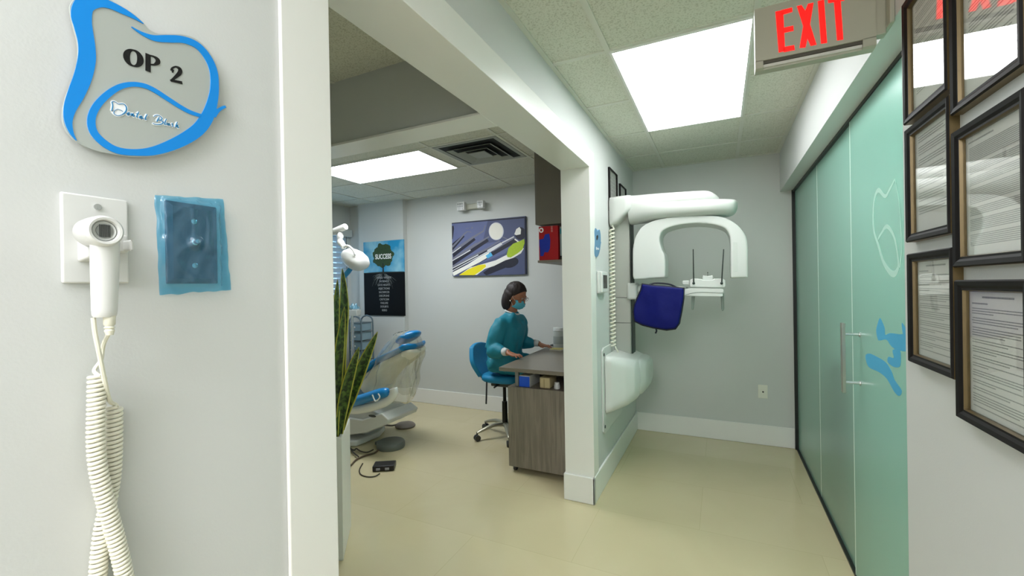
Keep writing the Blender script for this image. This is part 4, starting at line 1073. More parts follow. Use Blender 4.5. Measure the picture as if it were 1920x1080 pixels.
MB().box((DX0 + .05, DY1 - .03, .0), (DX1, DY1, DT0)).build('end_panel', M_wood, dk, smooth=False)
MB().box((DX0 + .02, DY0 + .445, .675), (DX1, DY0 + .46, DT0)).build('shelf_back', M_wood, dk, smooth=False)
for x_, y_ in ((-1.49, DY0 + .05), (-1.06, DY0 + .05), (-1.49, DY0 + .40), (-1.06, DY0 + .40)):
    MB().cyl((x_ - .012, y_, .022), (x_ + .012, y_, .022), .022, seg=18).box((x_ - .016, y_ - .012, .02), (x_ + .016, y_ + .012, .047)).build('caster', M_dark, dk)
# under-top shelf things
def dq(x, y, Y): return at_y(860 + x / 4.155, 500 + y / 4.155, Y)
bx = thing('tissue_box', (-1.38, 3.15, .675), 'blue and white carton on the open shelf under the desk top', 'box')
MB().box((-1.435, 3.085, .676), (-1.345, 3.30, .765)).build('carton', mat('white_carton', 'C9CDCB', .5, var=.12, vscale=20), bx, bevel=.003)
MB().box((-1.436, 3.083, .677), (-1.347, 3.0865, .758)).build('blue_end', mat('blue_carton', '1A58D8', .4), bx, smooth=False, bevel=.001)
b3 = thing('beige_carton', (-1.235, 3.2, .675), 'beige carton beside the blue one on the shelf under the desk top', 'box')
MB().box((-1.265, 3.085, .676), (-1.180, 3.25, .762)).build('carton', mat('beige_carton', 'C2B48A', .6, var=.06), b3, bevel=.012, seg=3)
MB().box((-1.228, 3.084, .68), (-1.222, 3.0855, .75)).build('crease', mat('beige_crease', '9C8E66', .6), b3, smooth=False)
b4 = thing('small_white_bottle', (-1.14, 3.12, .675), 'small white tub at the right end of the shelf under the desk top', 'tub')
MB().lathe([(.0, 0), (.022, 0), (.023, .004), (.023, .028), (.02, .032), (.019, .034), (.0195, .046), (.017, .05), (0, .05)], (-1.135, 3.125, .676), 22).build('tub', M_white, b4)
# on the desk top
def tz(px, py): return at_z(px, py, DT1)
p = tz(1050, 646)
can = thing('plastic_canister', (p.x, p.y, DT1), 'clear white-lidded canister at the far end of the desk', 'canister')
q_ = V((-1.495, 4.19, DT1))
can.location = q_
MB().lathe([(0, 0), (.054, 0), (.056, .004), (.056, .165), (.052, .17), (.048, .176)], q_, 28).build('jar', mat('cloudy_plastic', 'AEB4AE', .3), can)
MB().lathe([(0, .172), (.058, .172), (.058, .200), (.055, .206), (0, .206)], q_, 28).build('lid', mat('frosted_lid', 'C6CAC5', .3), can)
MB().lathe([(.0563, .04), (.0568, .042), (.0568, .115), (.0563, .117)], q_, 28).build('label', mat('jar_label', '8C948E', .5), can)
nt_ = thing('note_pad', (-1.45, 4.02, DT1), 'thin yellow note pad on the desk in front of the canister', 'note pad')
MB().box((-1.51, 3.96, DT1 + .0005), (-1.395, 4.07, DT1 + .012)).build('pages', mat('pad_pages', 'D8D4C0', .7), nt_, smooth=False)
MB().box((-1.51, 3.96, DT1 + .012), (-1.395, 4.07, DT1 + .015)).build('cover', mat('yellow_sheet', 'D8CC7A', .6), nt_, smooth=False)
kb = thing('tablet', (-1.575, 4.35, DT1), 'dark flat tablet on the desk by the fingers of the seated person', 'tablet')
MB().box((-1.62, 4.27, DT1 + .0005), (-1.53, 4.43, DT1 + .014)).build('slab', mat('dark_plastic', '2A3236', .4), kb, bevel=.004)
MB().box((-1.612, 4.278, DT1 + .014), (-1.538, 4.422, DT1 + .0148)).build('screen', mat('tablet_screen', '12181C', .15), kb, smooth=False)
# office chair
M_teal = mat('chair_blue_fabric', '0C84B4', .6, var=.06, vscale=20)
M_al = mat('cast_aluminium', 'B4B09C', .3, metal=.7)
CHX, CHY = -1.92, 3.78
ch = thing('office_chair', (CHX, CHY, 0), 'bright blue swivel chair on an aluminium five-star base under the seated person', 'chair')
SZ = .60
m_ = MB()
m_.loft([sell(0, 0, 0, 1, 1)] * 2) if False else None
rings = []
for z_, s_ in ((SZ - .045, .90), (SZ - .03, .985), (SZ - .005, 1.0), (SZ + .015, .97), (SZ + .022, .86)):
    rings.append([V((CHX + .02 + .22 * s_ * (abs(math.cos(t)) ** .7) * (1 if math.cos(t) > 0 else -1), CHY + .225 * s_ * (abs(math.sin(t)) ** .7) * (1 if math.sin(t) > 0 else -1), z_)) for t in [2 * pi * k / 36 for k in range(36)]])
m_.loft(rings).build('seat', M_teal, ch, ang=60)
bk = MB()
def BK(u, v):
    t = (u - .5) * 2; h_ = v
    w_ = .205 * (1 - .28 * max(0, h_ - .55) ** 1.2 / .45) * (.80 + .2 * min(1, h_ * 2.5))
    x = CHX - .20 - .10 * h_ - .015 * math.sin(h_ * pi) + .025 * t * t
    return V((x, CHY + t * w_, SZ + .0 + .305 * h_ - .03 * t * t * h_))
bk.grid(BK, 20, 16).build('backrest', M_teal, ch, solid=.045, bevel=.01, seg=3, ang=70)
MB().tube(catmull([(CHX - .1, CHY, SZ - .05), (CHX - .235, CHY, SZ - .04), (CHX - .265, CHY, SZ + .06), (CHX - .29, CHY, SZ + .18)], 6), .016, 12, flat=1.6).build('back_support', M_dark, ch)
MB().box((CHX - .10, CHY - .10, SZ - .10), (CHX + .12, CHY + .10, SZ - .045)).build('mechanism', mat('mechanism_dark', '3B3F38', .5), ch, bevel=.012)
for dy in (-.15, .12): MB().tube([(CHX - .02, CHY + dy * .4, SZ - .075), (CHX + .0, CHY + dy * 1.4, SZ - .08)], .009, 8).build('lever', M_dark, ch)
MB().tube([(CHX, CHY, SZ - .09), (CHX, CHY, .34), (CHX, CHY, .34), (CHX, CHY, .10)], [.016, .016, .026, .028], 18).build('gas_column', mat('column_black', '22241F', .3, metal=.5), ch)
for k in range(5):
    a_ = 2 * pi * k / 5 + math.radians(232); d_ = V((math.cos(a_), math.sin(a_), 0)); c_ = V((CHX, CHY, 0))
    lg = MB().tube(catmull([c_ + V((0, 0, .115)), c_ + d_ * .12 + V((0, 0, .125)), c_ + d_ * .24 + V((0, 0, .095)), c_ + d_ * .295 + V((0, 0, .075))], 5), [.03 - .0011 * i for i in range(16)], 12, flat=.75).build('base_leg', M_al, ch)
    e_ = c_ + d_ * .295; n_ = V((-d_.y, d_.x, 0))
    for s_ in (-1, 1): MB().cyl(e_ + n_ * .006 * s_ + V((0, 0, .0285)), e_ + n_ * .024 * s_ + V((0, 0, .0285)), .0285, seg=20).build('caster_wheel', M_dark, lg)
    MB().cyl(e_ + V((0, 0, .03)), e_ + V((0, 0, .085)), .008, seg=10).build('caster_stem', M_dark, lg)
MB().cyl((CHX - .085, CHY - .20, SZ - .035), (CHX - .085, CHY - .22, .36), .008, seg=10).build('hanging_rod', M_dark, ch)
# ------------------------------------------------------------------ planter and snake plant
M_pl = mat('white_planter', 'E4E5DE', .35, var=.01)
N0, Fv, Gv = V((-1.846, 1.691, 0)), V((-.222, .269, 0)), V((-.269, -.222, 0))
def quad(s0, z): 
    c_ = N0 + Fv * .5 + Gv * .5
    return [c_ + (p - c_) * s0 + V((0, 0, z)) for p in (N0, N0 + Fv, N0 + Fv + Gv, N0 + Gv)]
plr = thing('planter', N0 + Fv * .5 + Gv * .5, 'tall square white planter just inside the opening holding the snake plant', 'planter')
MB().loft([quad(.97, 0), quad(.98, .01), quad(1, .66), quad(.985, .668), quad(.90, .668), quad(.89, .655), quad(.87, .57)], True).build('planter_box', M_pl, plr, smooth=False, bevel=.002)
MB().loft([quad(.872, .56), quad(.872, .6)]).build('soil', mat('potting_soil', '2A2119', .95, var=.4, vscale=60, bump=.6, bscale=70), plr, smooth=False)
def leafmat():
    M_ = mat('snake_plant_leaf', '2F4A1C', .42); nt = M_.node_tree; N = nt.nodes; L = nt.links; b = N['Principled BSDF']
    uv = N.new('ShaderNodeUVMap'); uv.uv_map = 'UVMap'; sp_ = N.new('ShaderNodeSeparateXYZ'); L.new(uv.outputs[0], sp_.inputs[0])
    mp = N.new('ShaderNodeMapping'); mp.inputs['Scale'].default_value = (2.5, 26, 1); L.new(uv.outputs[0], mp.inputs['Vector'])
    nz = N.new('ShaderNodeTexNoise'); nz.inputs['Scale'].default_value = 1; nz.inputs['Detail'].default_value = 5; nz.inputs['Distortion'].default_value = .6; L.new(mp.outputs[0], nz.inputs['Vector'])
    cr = N.new('ShaderNodeValToRGB'); cr.color_ramp.elements[0].position = .40; cr.color_ramp.elements[0].color = lin('1A3012'); cr.color_ramp.elements[1].position = .60; cr.color_ramp.elements[1].color = lin('52702C')
    L.new(nz.outputs['Fac'], cr.inputs[0])
    m1 = N.new('ShaderNodeMath'); m1.operation = 'SUBTRACT'; m1.inputs[1].default_value = .5; L.new(sp_.outputs[0], m1.inputs[0])
    m2 = N.new('ShaderNodeMath'); m2.operation = 'ABSOLUTE'; L.new(m1.outputs[0], m2.inputs[0])
    m3 = N.new('ShaderNodeMath'); m3.operation = 'GREATER_THAN'; m3.inputs[1].default_value = .41; L.new(m2.outputs[0], m3.inputs[0])
    mx = N.new('ShaderNodeMix'); mx.data_type = 'RGBA'; mx.inputs['B'].default_value = lin('B9B548'); L.new(cr.outputs[0], mx.inputs['A']); L.new(m3.outputs[0], mx.inputs['Factor'])
    L.new(mx.outputs['Result'], b.inputs['Base Color'])
    return M_
M_leaf = leafmat()
plant = thing('snake_plant', N0 + Fv * .5 + Gv * .5 + V((0, 0, .59)), 'snake plant with upright dark green leaves edged in yellow, growing in the white planter', 'plant')
def leaf(pts, hw, tw=.3, fold=.25):
    c_ = catmull(pts, 8); n = len(c_); nu = 6
    me = bpy.data.meshes.new('leaf'); bm = bmesh.new(); uvl = bm.loops.layers.uv.new('UVMap')
    rows_ = []
    for i, p in enumerate(c_):
        s_ = i / (n - 1)
        d = (c_[min(n - 1, i + 1)] - c_[max(0, i - 1)]).normalized()
        a_ = tw + .5 * s_
        sd = (RT * math.cos(a_) + FW * math.sin(a_)); sd = (sd - d * sd.dot(d)).normalized(); nr = sd.cross(d).normalized()
        w_ = hw * (min(1, .45 + 1.6 * s_) if s_ < .4 else 1) * (1 - max(0, (s_ - .45) / .55) ** 2.2)
        w_ = max(w_, .0006)
        rows_.append([bm.verts.new(p + sd * (w_ * (k / nu * 2 - 1)) + nr * (fold * w_ * (k / nu * 2 - 1) ** 2)) for k in range(nu + 1)])
    for i in range(n - 1):
        for k in range(nu):
            f_ = bm.faces.new((rows_[i][k], rows_[i][k + 1], rows_[i + 1][k + 1], rows_[i + 1][k]))
            for l_, (uu, vv) in zip(f_.loops, ((k, i), (k + 1, i), (k + 1, i + 1), (k, i + 1))): l_[uvl].uv = (uu / nu, vv / (n - 1))
    bm.to_mesh(me); bm.free()
    return link('leaf', me, M_leaf, plant, ang=180, solid=.004)
def lf(px, hw, Y0_, Y1_, tw=.3, base=None):
    n = len(px); pts = []
    for i, (x, y) in enumerate(px): pts.append(at_y(x, y, Y0_ + (Y1_ - Y0_) * i / (n - 1)))
    leaf(pts, hw, tw)
lf([(633, 832), (636, 740), (638, 650), (645, 570), (642, 503)], .034, 1.74, 1.80, .1)
lf([(624, 832), (622, 740), (624, 650), (629, 580), (633, 524)], .03, 1.70, 1.74, .5)
lf([(638, 815), (650, 765), (668, 715), (688, 665), (708, 622)], .034, 1.78, 1.80, -.1)
lf([(634, 836), (640, 780), (650, 725), (662, 682), (673, 651)], .030, 1.73, 1.68, .2)
lf([(636, 822), (645, 785), (655, 750), (659, 712), (661, 686)], .022, 1.77, 1.84, .9)
lf([(628, 836), (628, 770), (632, 700), (639, 630), (646, 575)], .03, 1.70, 1.66, .3)
lf([(614, 832), (606, 760), (600, 680), (597, 610), (596, 560)], .032, 1.70, 1.70, .2)
lf([(604, 832), (592, 770), (580, 700), (572, 640), (566, 590)], .03, 1.68, 1.62, .0)

# ------------------------------------------------------------------ dental chair
M_vinyl = mat('chair_blue_vinyl', '0C7FC0', .3, var=.04, vscale=6, coat=.2)
M_shell = mat('chair_shell', 'E4E0CE', .4, var=.02)
M_base = mat('chair_base_grey', 'DADCD9', .38, var=.02)
YCC = 3.26
dc = thing('dental_chair', (-3.1, YCC, 0), 'blue and white reclined dental chair wrapped in clear plastic, behind the snake plant', 'dental chair')
prof = catmull([at_y(x, y, 3.04) for x, y in ((657, 728), (668, 704), (682, 690), (700, 677), (720, 667), (740, 657), (752, 648))], 6)
prof = [V((p.x, YCC, p.z)) for p in prof]; npf = len(prof)
def nrm_(i):
    d = (prof[min(npf - 1, i + 1)] - prof[max(0, i - 1)]).normalized(); return V((d.z, 0, -d.x))
def slab(hw0, hw1, off0, off1, nm, mt, lo=0., hi=1., rnd=.5):
    rings_ = []
    ii = range(int(lo * (npf - 1)), int(hi * (npf - 1)) + 1)
    for i in ii:
        s_ = i / (npf - 1); hw = hw0 + (hw1 - hw0) * s_; nn = nrm_(i); ring = []
        k0 = (i - ii[0]) / max(1, len(ii) - 1); tp_ = min(1, .55 + 6 * min(k0, 1 - k0))
        for k in range(24):
            t = 2 * pi * k / 24; c_, s2_ = math.cos(t), math.sin(t)
            yy = hw * tp_ ** .4 * abs(c_) ** .45 * (1 if c_ > 0 else -1); tt = abs(s2_) ** .6 * (1 if s2_ > 0 else -1)
            of1 = off1 + (.15 * (1 - s_) ** 1.1 if nm == 'back_shell' else 0)
            o_ = (off0 + of1) / 2 + (of1 - off0) / 2 * tt * tp_
            dip = .03 * (yy / hw) ** 2 * -1
            ring.append(prof[i] + nn * (o_ + dip) + V((0, yy, 0)))
        rings_.append(ring)
    return MB().loft(rings_).build(nm, mt, dc, ang=70)
slab(.23, .16, -.005, .05, 'back_cushion', M_vinyl)
slab(.215, .145, .045, .095, 'back_shell', M_shell, .04, .97)
hp = at_y(766, 632, YCC)
hr = MB()
dirv = (prof[-1] - prof[-8]).normalized(); tilt = math.atan2(dirv.z, dirv.x)
hr.ell((hp.x, YCC, hp.z), (.125, .13, .045), RY(-tilt + .1)); hr.build('headrest', M_vinyl, dc, ang=180)
MB().box((hp.x - .10, YCC - .03, hp.z - .11), (hp.x - .06, YCC + .03, hp.z - .03), RY(-.6)).build('headrest_bracket', M_base, dc, bevel=.005)
# seat, running away to the left behind the plant
b0 = prof[0]
m_ = MB()
srings = []
for x_, z_, w_ in ((b0.x + .06, .46, .20), (b0.x, .47, .25), (b0.x - .25, .46, .26), (b0.x - .6, .47, .25), (b0.x - .95, .49, .2), (b0.x - 1.15, .48, .15), (b0.x - 1.2, .475, .11)):
    srings.append([V((x_, YCC + w_ * abs(math.cos(t)) ** .5 * (1 if math.cos(t) > 0 else -1), z_ + .05 * abs(math.sin(t)) ** .7 * (1 if math.sin(t) > 0 else -1))) for t in [2 * pi * k / 24 for k in range(24)]])
m_.loft(srings).build('seat_cushion', M_vinyl, dc, ang=70)
m_ = MB(); m_.loft([[p + V((0, 0, -.075)) for p in r_] for r_ in srings]); m_.build('seat_shell', M_shell, dc, ang=70)
# near arm rest
YA = 2.93
m_ = MB()
ap_ = catmull([at_y(x, y, YA) for x, y in ((649, 758), (665, 753), (690, 745), (712, 738), (729, 735))], 5)
m_.tube(ap_, [.028, .045, .05, .05, .05] + [.05] * (len(ap_) - 9) + [.05, .046, .04, .026], 16, flat=.9); m_.build('armrest', M_vinyl, dc, ang=180)
m_ = MB(); pp_ = catmull([at_y(x, y, YA + .02) for x, y in ((644, 768), (670, 768), (700, 762), (725, 752), (738, 738), (737, 728))], 5)
m_.tube(pp_, [.032] * len(pp_), 14, flat=1.3); m_.build('armrest_frame', M_white_g, dc, ang=180)
m_ = MB(); m_.tube(catmull([at_y(x, y, YA - .06) for x, y in ((698, 740), (704, 752), (712, 745), (709, 738))], 4), .006, 8); m_.build('tube_clip', M_white_g, dc)
# base
def bpr(pts, Y_, dep, nm, mt, bev=.012):
    return MB().prism([at_y(x, y, Y_) for x, y in pts], (0, dep, 0)).build(nm, mt, dc, bevel=bev, seg=3)
bpr([(640, 782), (676, 788), (715, 775), (729, 787), (726, 795), (688, 812), (640, 818)], 2.99, .42, 'lift_arm', M_base)
bpr([(645, 770), (700, 770), (712, 776), (676, 789), (640, 786)], 3.02, .36, 'seat_carriage', mat('carriage_grey', 'C2C6C5', .4), .01)
m_ = MB(); e0 = at_y(698, 780, 2.985); m_.ell(e0, (.045, .004, .012)); m_.build('lift_slot', M_dark, dc)
f0, f1 = at_z(660, 836, 0), at_z(724, 815, 0)
m_ = MB(); bz = [at_z(x, y, .0) for x, y in ((640, 838), (668, 838), (712, 820), (722, 808))]
m_.prism([bz[0], bz[1], bz[2], bz[3], bz[3] + V((-.35, .18, 0)), bz[0] + V((-.25, .30, 0))], (0, 0, .055)); m_.build('floor_plate', M_base, dc, bevel=.015, seg=3)
MB().box((-3.36, YCC - .12, .05), (-3.10, YCC + .12, .40)).build('column', M_base, dc, bevel=.02, seg=3)
# clear plastic cover
M_bag = glass_mat('clear_plastic', 'FAFAF4', .16, .1, 'F0ECDC', 1.9)
top = V((hp.x - .02, YCC, hp.z + .03)); bot = V((-2.90, YCC - .02, .40))
def BAG(u, v):
    a_ = 2 * pi * u
    c_ = top.lerp(bot, v)
    rx = .10 + .05 * math.sin(min(1, v * 2.5) * pi / 2) + .05 * v; ry = .13 + .12 * math.sin(min(1, v * 1.6) * pi / 2)
    w_ = .016 * math.sin(9 * a_ + 3 * v + 2 * mnoise.noise(V((a_, v * 3, 1)))) * min(1, v * 3) + mnoise.noise(V((math.cos(a_) * 2.2, math.sin(a_) * 2.2, v * 3))) * .035 + abs(mnoise.noise(V((a_ * 2.2, v * 1.6, 4)))) * .03 + abs(mnoise.noise(V((math.cos(a_) * 5, math.sin(a_) * 5, v * 5 + 9)))) * .02
    k = min(1, .25 + v * 5); low = .05 * mnoise.noise(V((math.cos(a_) * 1.5, math.sin(a_) * 1.5, 20))) * v
    x = math.cos(a_) * (rx + w_ * k)
    if x < 0: x *= .75 + 1.2 * v * .8
    return V((c_.x + x, c_.y + math.sin(a_) * (ry + w_ * k), c_.z + low + .012 * (1 - v) * math.cos(3 * a_)))
bg = MB().grid(BAG, 90, 60); bmesh.ops.remove_doubles(bg.bm, verts=bg.bm.verts[:], dist=1e-5)
bag = bg.build('plastic_cover', M_bag, None, ang=180)
tag(bag, 'clear crinkled plastic cover hanging over the back and headrest of the dental chair', 'plastic cover')
cv_ = MB()
def CAP(u, v):
    a_ = 2 * pi * u; r_ = v
    return V((top.x + math.cos(a_) * .115 * r_, top.y + math.sin(a_) * .145 * r_, top.z + .028 * (1 - r_ ** 2) + .012 * mnoise.noise(V((math.cos(a_) * r_ * 4, math.sin(a_) * r_ * 4, 3)))))
cv_.grid(CAP, 40, 10); cv_.build('crown', M_bag, bag, ang=180)
# foot pedals and their leads
M_ped = mat('pedal_taupe', '6F665C', .45); M_ped2 = mat('pedal_grey_green', '6B706A', .5); M_lead = mat('dark_cord', '3A342A', .5); M_leadb = mat('brown_cord', '5A4A38', .5)
p = at_z(760, 800, 0)
fp1 = thing('foot_pedal', p, 'round brown-grey foot pedal farther from the camera, beside the dental chair', 'foot pedal', 'round foot pedals')
MB().lathe([(0, .0), (.095, .0), (.105, .008), (.105, .018), (.09, .034), (.05, .042), (0, .044)], p, 36).build('disc', M_ped, fp1)
p2_ = at_z(716, 806, 0); 
MB().tube(catmull([p + V((-.095, 0, .02)), p.lerp(p2_, .55) + V((0, 0, .03)), p2_ + V((0, .02, .045))], 5), .008, 8).build('link_rod', M_ped, fp1)
p = at_z(733, 838, 0)
fp2 = thing('foot_pedal', p, 'larger grey-green round foot pedal on the floor nearer the camera', 'foot pedal', 'round foot pedals')
MB().lathe([(0, .0), (.125, .0), (.128, .01), (.128, .04), (.118, .056), (.06, .062), (0, .063)], p, 40).build('disc', M_ped2, fp2)
MB().prism([p + V((-.12, -.03, 0)), p + V((-.12, .05, 0)), p + V((-.18, .04, 0)), p + V((-.18, -.02, 0))], (0, 0, .03)).build('cord_boot', M_ped2, fp2, bevel=.006)
p = at_z(721, 879, 0)
fp3 = thing('pedal_box', p, 'small black pedal box on the floor with a looping cord', 'foot pedal')
rz = RZ(.55)
MB().box(p + V((-.085, -.055, .004)), p + V((.085, .055, .045)), rz).build('box', mat('black_box', '17161A', .4), fp3, bevel=.006, seg=3)
for dx in (-.04, .03): 
    o_ = rz @ V((dx, -.056, 0)); MB().box(p + o_ + V((-.016, -.004, .012)), p + o_ + V((.016, .004, .03)), rz).build('button', mat('pale_button', '9A98A0', .4), fp3, bevel=.002)
def cord(par, name, pxs, r_, mt, label, z_=.006):
    m_ = MB(); m_.tube(catmull([at_z(x, y, z_) for x, y in pxs], 8), r_, 8)
    o = m_.build(name, mt, par, ang=180)
    return tag(o, label, 'cable') if par is None else o
cord(fp3, 'cord', [(712, 888), (703, 893), (690, 894), (677, 890), (674, 881), (680, 869)], .0045, M_lead, 'thin dark cord looping from the small black pedal box', .0055)
cord(fp2, 'cord', [(712, 842), (700, 850), (685, 854), (668, 862), (656, 874), (640, 880)], .0075, M_leadb, 'brown cord from the grey-green foot pedal towards the planter', .009)
cord(None, 'floor_cable', [(700, 843), (688, 848), (676, 846), (668, 841), (664, 844), (654, 840)], .006, M_lead, 'dark cable curled on the floor at the foot of the dental chair', .02)
cord(None, 'floor_cable', [(672, 856), (662, 848), (655, 838), (650, 846), (640, 852)], .006, M_lead, 'short dark cable beside the planter under the dental chair', .02)

# dental lamp on its arm
M_lw = mat('lamp_white', 'E6E6E0', .3, coat=.2)
YL = 3.3
def lp(x, y, Y_=YL): return at_y(600 + x / 4.5, 420 + y / 4.5, Y_)
lm = thing('dental_lamp', lp(170, 70), 'white dental operating lamp with a blue handle on an arm above the chair', 'dental lamp')
a_, b2 = lp(212, 24), lp(60, 88)
far = V((-4.15, 3.3, a_.z - .28))
MB().tube([a_ + (a_ - b2).normalized() * .01, a_, b2, V((-4.33, 3.70, b2.z - .12))], [.030, .034, .034, .034], 18).build('arm', M_lw, lm)
e3 = V((-4.33, 3.70, b2.z - .12))
MB().cyl(e3, V((e3.x, e3.y, 0)), .032, seg=18).build('post', M_lw, lm)
MB().cyl(V((e3.x, e3.y, 0)), V((e3.x, e3.y, .04)), .16, .14, seg=30).build('floor_base', M_lw, lm)
MB().tube(catmull([lp(172, 66), lp(170, 100), lp(168, 140), lp(185, 170), lp(205, 195)], 4), [.014, .02, .026, .03, .034, .034, .03, .028, .03, .034, .036, .036, .032, .03, .03, .03, .03], 14).build('yoke', M_lw, lm)
MB().cyl(lp(172, 60), lp(172, 72), .016, seg=14).build('joint', M_dark, lm)
m_ = MB()
hc_, he_ = lp(228, 262), lp(345, 330)
ax = (he_ - hc_).normalized(); yv = V((0, 1, 0)); zv = ax.cross(yv).normalized()
hrings = []
for s_, w_, h_ in ((-.10, .02, .02), (-.08, .055, .05), (-.03, .085, .085), (.03, .105, .10), (.10, .115, .105), (.16, .11, .09), (.195, .09, .06), (.21, .05, .03)):
    c_ = hc_ + ax * (s_ + .05); hrings.append([c_ + yv * (w_ * math.cos(t)) + zv * (h_ * math.sin(t)) for t in [2 * pi * k / 28 for k in range(28)]])
m_.loft(hrings).build('lamp_head', M_lw, lm, ang=180)
m_ = MB(); m_.tube(catmull([lp(205, 195, YL - .1), lp(235, 185, YL - .1), lp(275, 215, YL - .1), lp(300, 265, YL - .09)], 5), .012, 10); m_.build('grab_bar', M_lw, lm, ang=180)
m_ = MB(); c_ = hc_ + ax * .12 - zv * (-.0); 
MB().tube([lp(268, 362, YL - .04), lp(240, 400, YL - .04), lp(205, 442, YL - .04)], [.024, .026, .024], 14).build('handle', mat('blue_handle_cover', '2A93CC', .35), lm)

# instrument tray on a post, film on it, drawer cart
M_tray = mat('tray_white', 'D9DCD4', .35)
YT = 3.75
tr = thing('instrument_tray', (-3.9, YT, 0), 'small white instrument tray on a post in front of the drawer cart', 'tray')
a_, b2 = at_y(640, 592, YT), at_y(669, 592, YT); zt_ = a_.z
MB().loft([[(a_.x, YT, zt_), (b2.x, YT, zt_), (b2.x - .07, YT + .13, zt_), (a_.x, YT + .13, zt_)], [(a_.x - .01, YT - .01, zt_ + .07), (b2.x + .01, YT - .01, zt_ + .07), (b2.x - .07, YT + .14, zt_ + .07), (a_.x - .01, YT + .14, zt_ + .07)]]).build('tray', M_tray, tr, bevel=.004)
xm = (a_.x + b2.x) / 2
MB().tube([(a_.x + .10, YT + .07, 0.02), (a_.x + .10, YT + .07, zt_)], .018, 14).build('post', M_chrome, tr)
MB().cyl((a_.x + .10, YT + .07, 0), (a_.x + .10, YT + .07, .025), .11, seg=28).build('foot', M_base, tr)
m_ = MB()
def FW_(u, v): return V((xm - .09 + u * .15, YT + .03 + v * .09, zt_ + .068 + .06 * abs(mnoise.noise(V((u * 3.2, v * 2.5, 8)))) * (1.6 if .1 < u < .9 else .2) + .01))
wf = m_.grid(FW_, 24, 16).build('crumpled_wrap', glass_mat('pale_blue_wrap', 'B8DCEC', .45, .12, '8FC6DA', 1.3), None, ang=180)
tag(wf, 'crumpled pale blue wrap lying on the white instrument tray', 'wrap')
kn = at_y(653, 585, YT + .02)
cp_ = thing('small_cup', (kn.x, YT + .03, zt_ + .07), 'small grey cup at the left end of the white instrument tray', 'cup')
MB().lathe([(0, 0), (.022, 0), (.027, .03), (.025, .03), (.02, .004), (0, .004)], (kn.x, YT + .045, zt_ + .071), 20).build('cup', mat('cup_grey', '6A7A76', .4), cp_)
M_frame_b = mat('cart_frame_tube', '6F8088', .3, metal=.5); M_drw = mat('cart_drawer_blue_grey', '7F99A4', .35, var=.08, vscale=10)
ct = thing('drawer_cart', (-4.12, 4.15, 0), 'blue-grey drawer cart with a rounded tube frame below the poster', 'cart')
YK = 4.05
a_, b2 = at_y(655, 600, YK), at_y(677, 600, YK); kx0, kx1 = a_.x, b2.x
ztp = at_y(676, 594, YK).z
for y_ in (YK, YK + .20):
    m_ = MB(); m_.tube(catmull([(kx0, y_, .08), (kx0, y_, .5), (kx0, y_, ztp - .12), (kx0 + .02, y_, ztp - .03), (kx0 + .08, y_, ztp), (kx1 - .08, y_, ztp), (kx1 - .02, y_, ztp - .03), (kx1, y_, ztp - .12), (kx1, y_, .5), (kx1, y_, .08)], 6), .010, 10); m_.build('frame_tube', M_frame_b, ct, ang=180)
for k in range(8):
    z1_ = ztp - .085 - k * .118
    if z1_ - .11 < .1: break
    dwr = MB().box((kx0 + .012, YK - .004, z1_ - .098), (kx1 - .012, YK + .19, z1_)).build('drawer', M_drw, ct, bevel=.006)
    MB().box((kx0 + .006, YK - .012, z1_), (kx1 - .006, YK + .195, z1_ + .010)).build('shelf_rail', M_frame_b, ct, smooth=False)
    MB().ell(((kx0 + kx1) / 2, YK - .012, z1_ - .05), (.012, .012, .012), u=14, v=10).build('knob', M_white, dwr)
for x_ in (kx0, kx1):
    for y_ in (YK, YK + .20): MB().cyl((x_ - .01, y_, .03), (x_ + .01, y_, .03), .03, seg=18).cyl((x_, y_, .03), (x_, y_, .085), .009, seg=10).build('caster', M_dark, ct)
# ------------------------------------------------------------------ person seated at the desk
M_skin = mat('skin', 'A66E52', .5, var=.05, vscale=20, sub=.05)
M_gown = mat('teal_gown_fabric', '0A7E92', .62, var=.05, vscale=12, bump=.35, bscale=24)
M_hair = mat('dark_brown_hair', '1C100B', .62, var=.3, vscale=40)
M_mask = mat('blue_face_mask', '53AFC6', .6, var=.04)
M_cuff = mat('white_knit_cuff', 'D2D6D2', .7)
M_pants = mat('black_trousers', '15171A', .7)
per = thing('person', (-1.85, 3.73, 0), 'person in teal gown, face mask and glasses, seated with both hands on the desk', 'person')
HIP = V((-1.90, 3.74, .762)); NECK = V((-1.795, 3.72, 1.205)); HEAD = V((-1.740, 3.715, 1.376))
HR = (Matrix.Rotation(math.radians(-4), 3, 'Z') @ Matrix.Rotation(math.radians(23), 3, 'Y'))
def H(x, y, z): return HEAD + HR @ V((x, y, z))
SR, ER, WR = V((-1.83, 3.57, 1.125)), V((-1.885, 3.475, .895)), V((-1.700, 3.405, .886))
SL, EL, WL = V((-1.80, 3.885, 1.135)), V((-1.83, 4.02, .910)), V((-1.672, 4.06, .882))
body = MB()
# head and neck
body.ell(H(-.012, 0, .022), (.096, .076, .098), HR, 28, 20)
body.ell(H(.022, 0, -.045), (.066, .058, .075), HR, 24, 16)
body.ell(H(.058, 0, -.088), (.026, .030, .022), HR)                    # chin
body.ell(H(.086, 0, -.022), (.020, .013, .026), HR)                    # nose
body.ell(H(.098, 0, -.036), (.012, .014, .010), HR)
for s_ in (-1, 1):
    body.ell(H(-.005, s_ * .076, -.018), (.018, .009, .030), HR)       # ears
    body.ell(H(.062, s_ * .034, -.03), (.026, .022, .024), HR)         # cheeks
    body.ell(H(.070, s_ * .030, .020), (.018, .026, .010), HR)         # brows
body.tube([H(-.02, 0, -.05), NECK + V((.0, 0, .03)), NECK - V((.02, 0, .05))], [.052, .053, .062], 18)
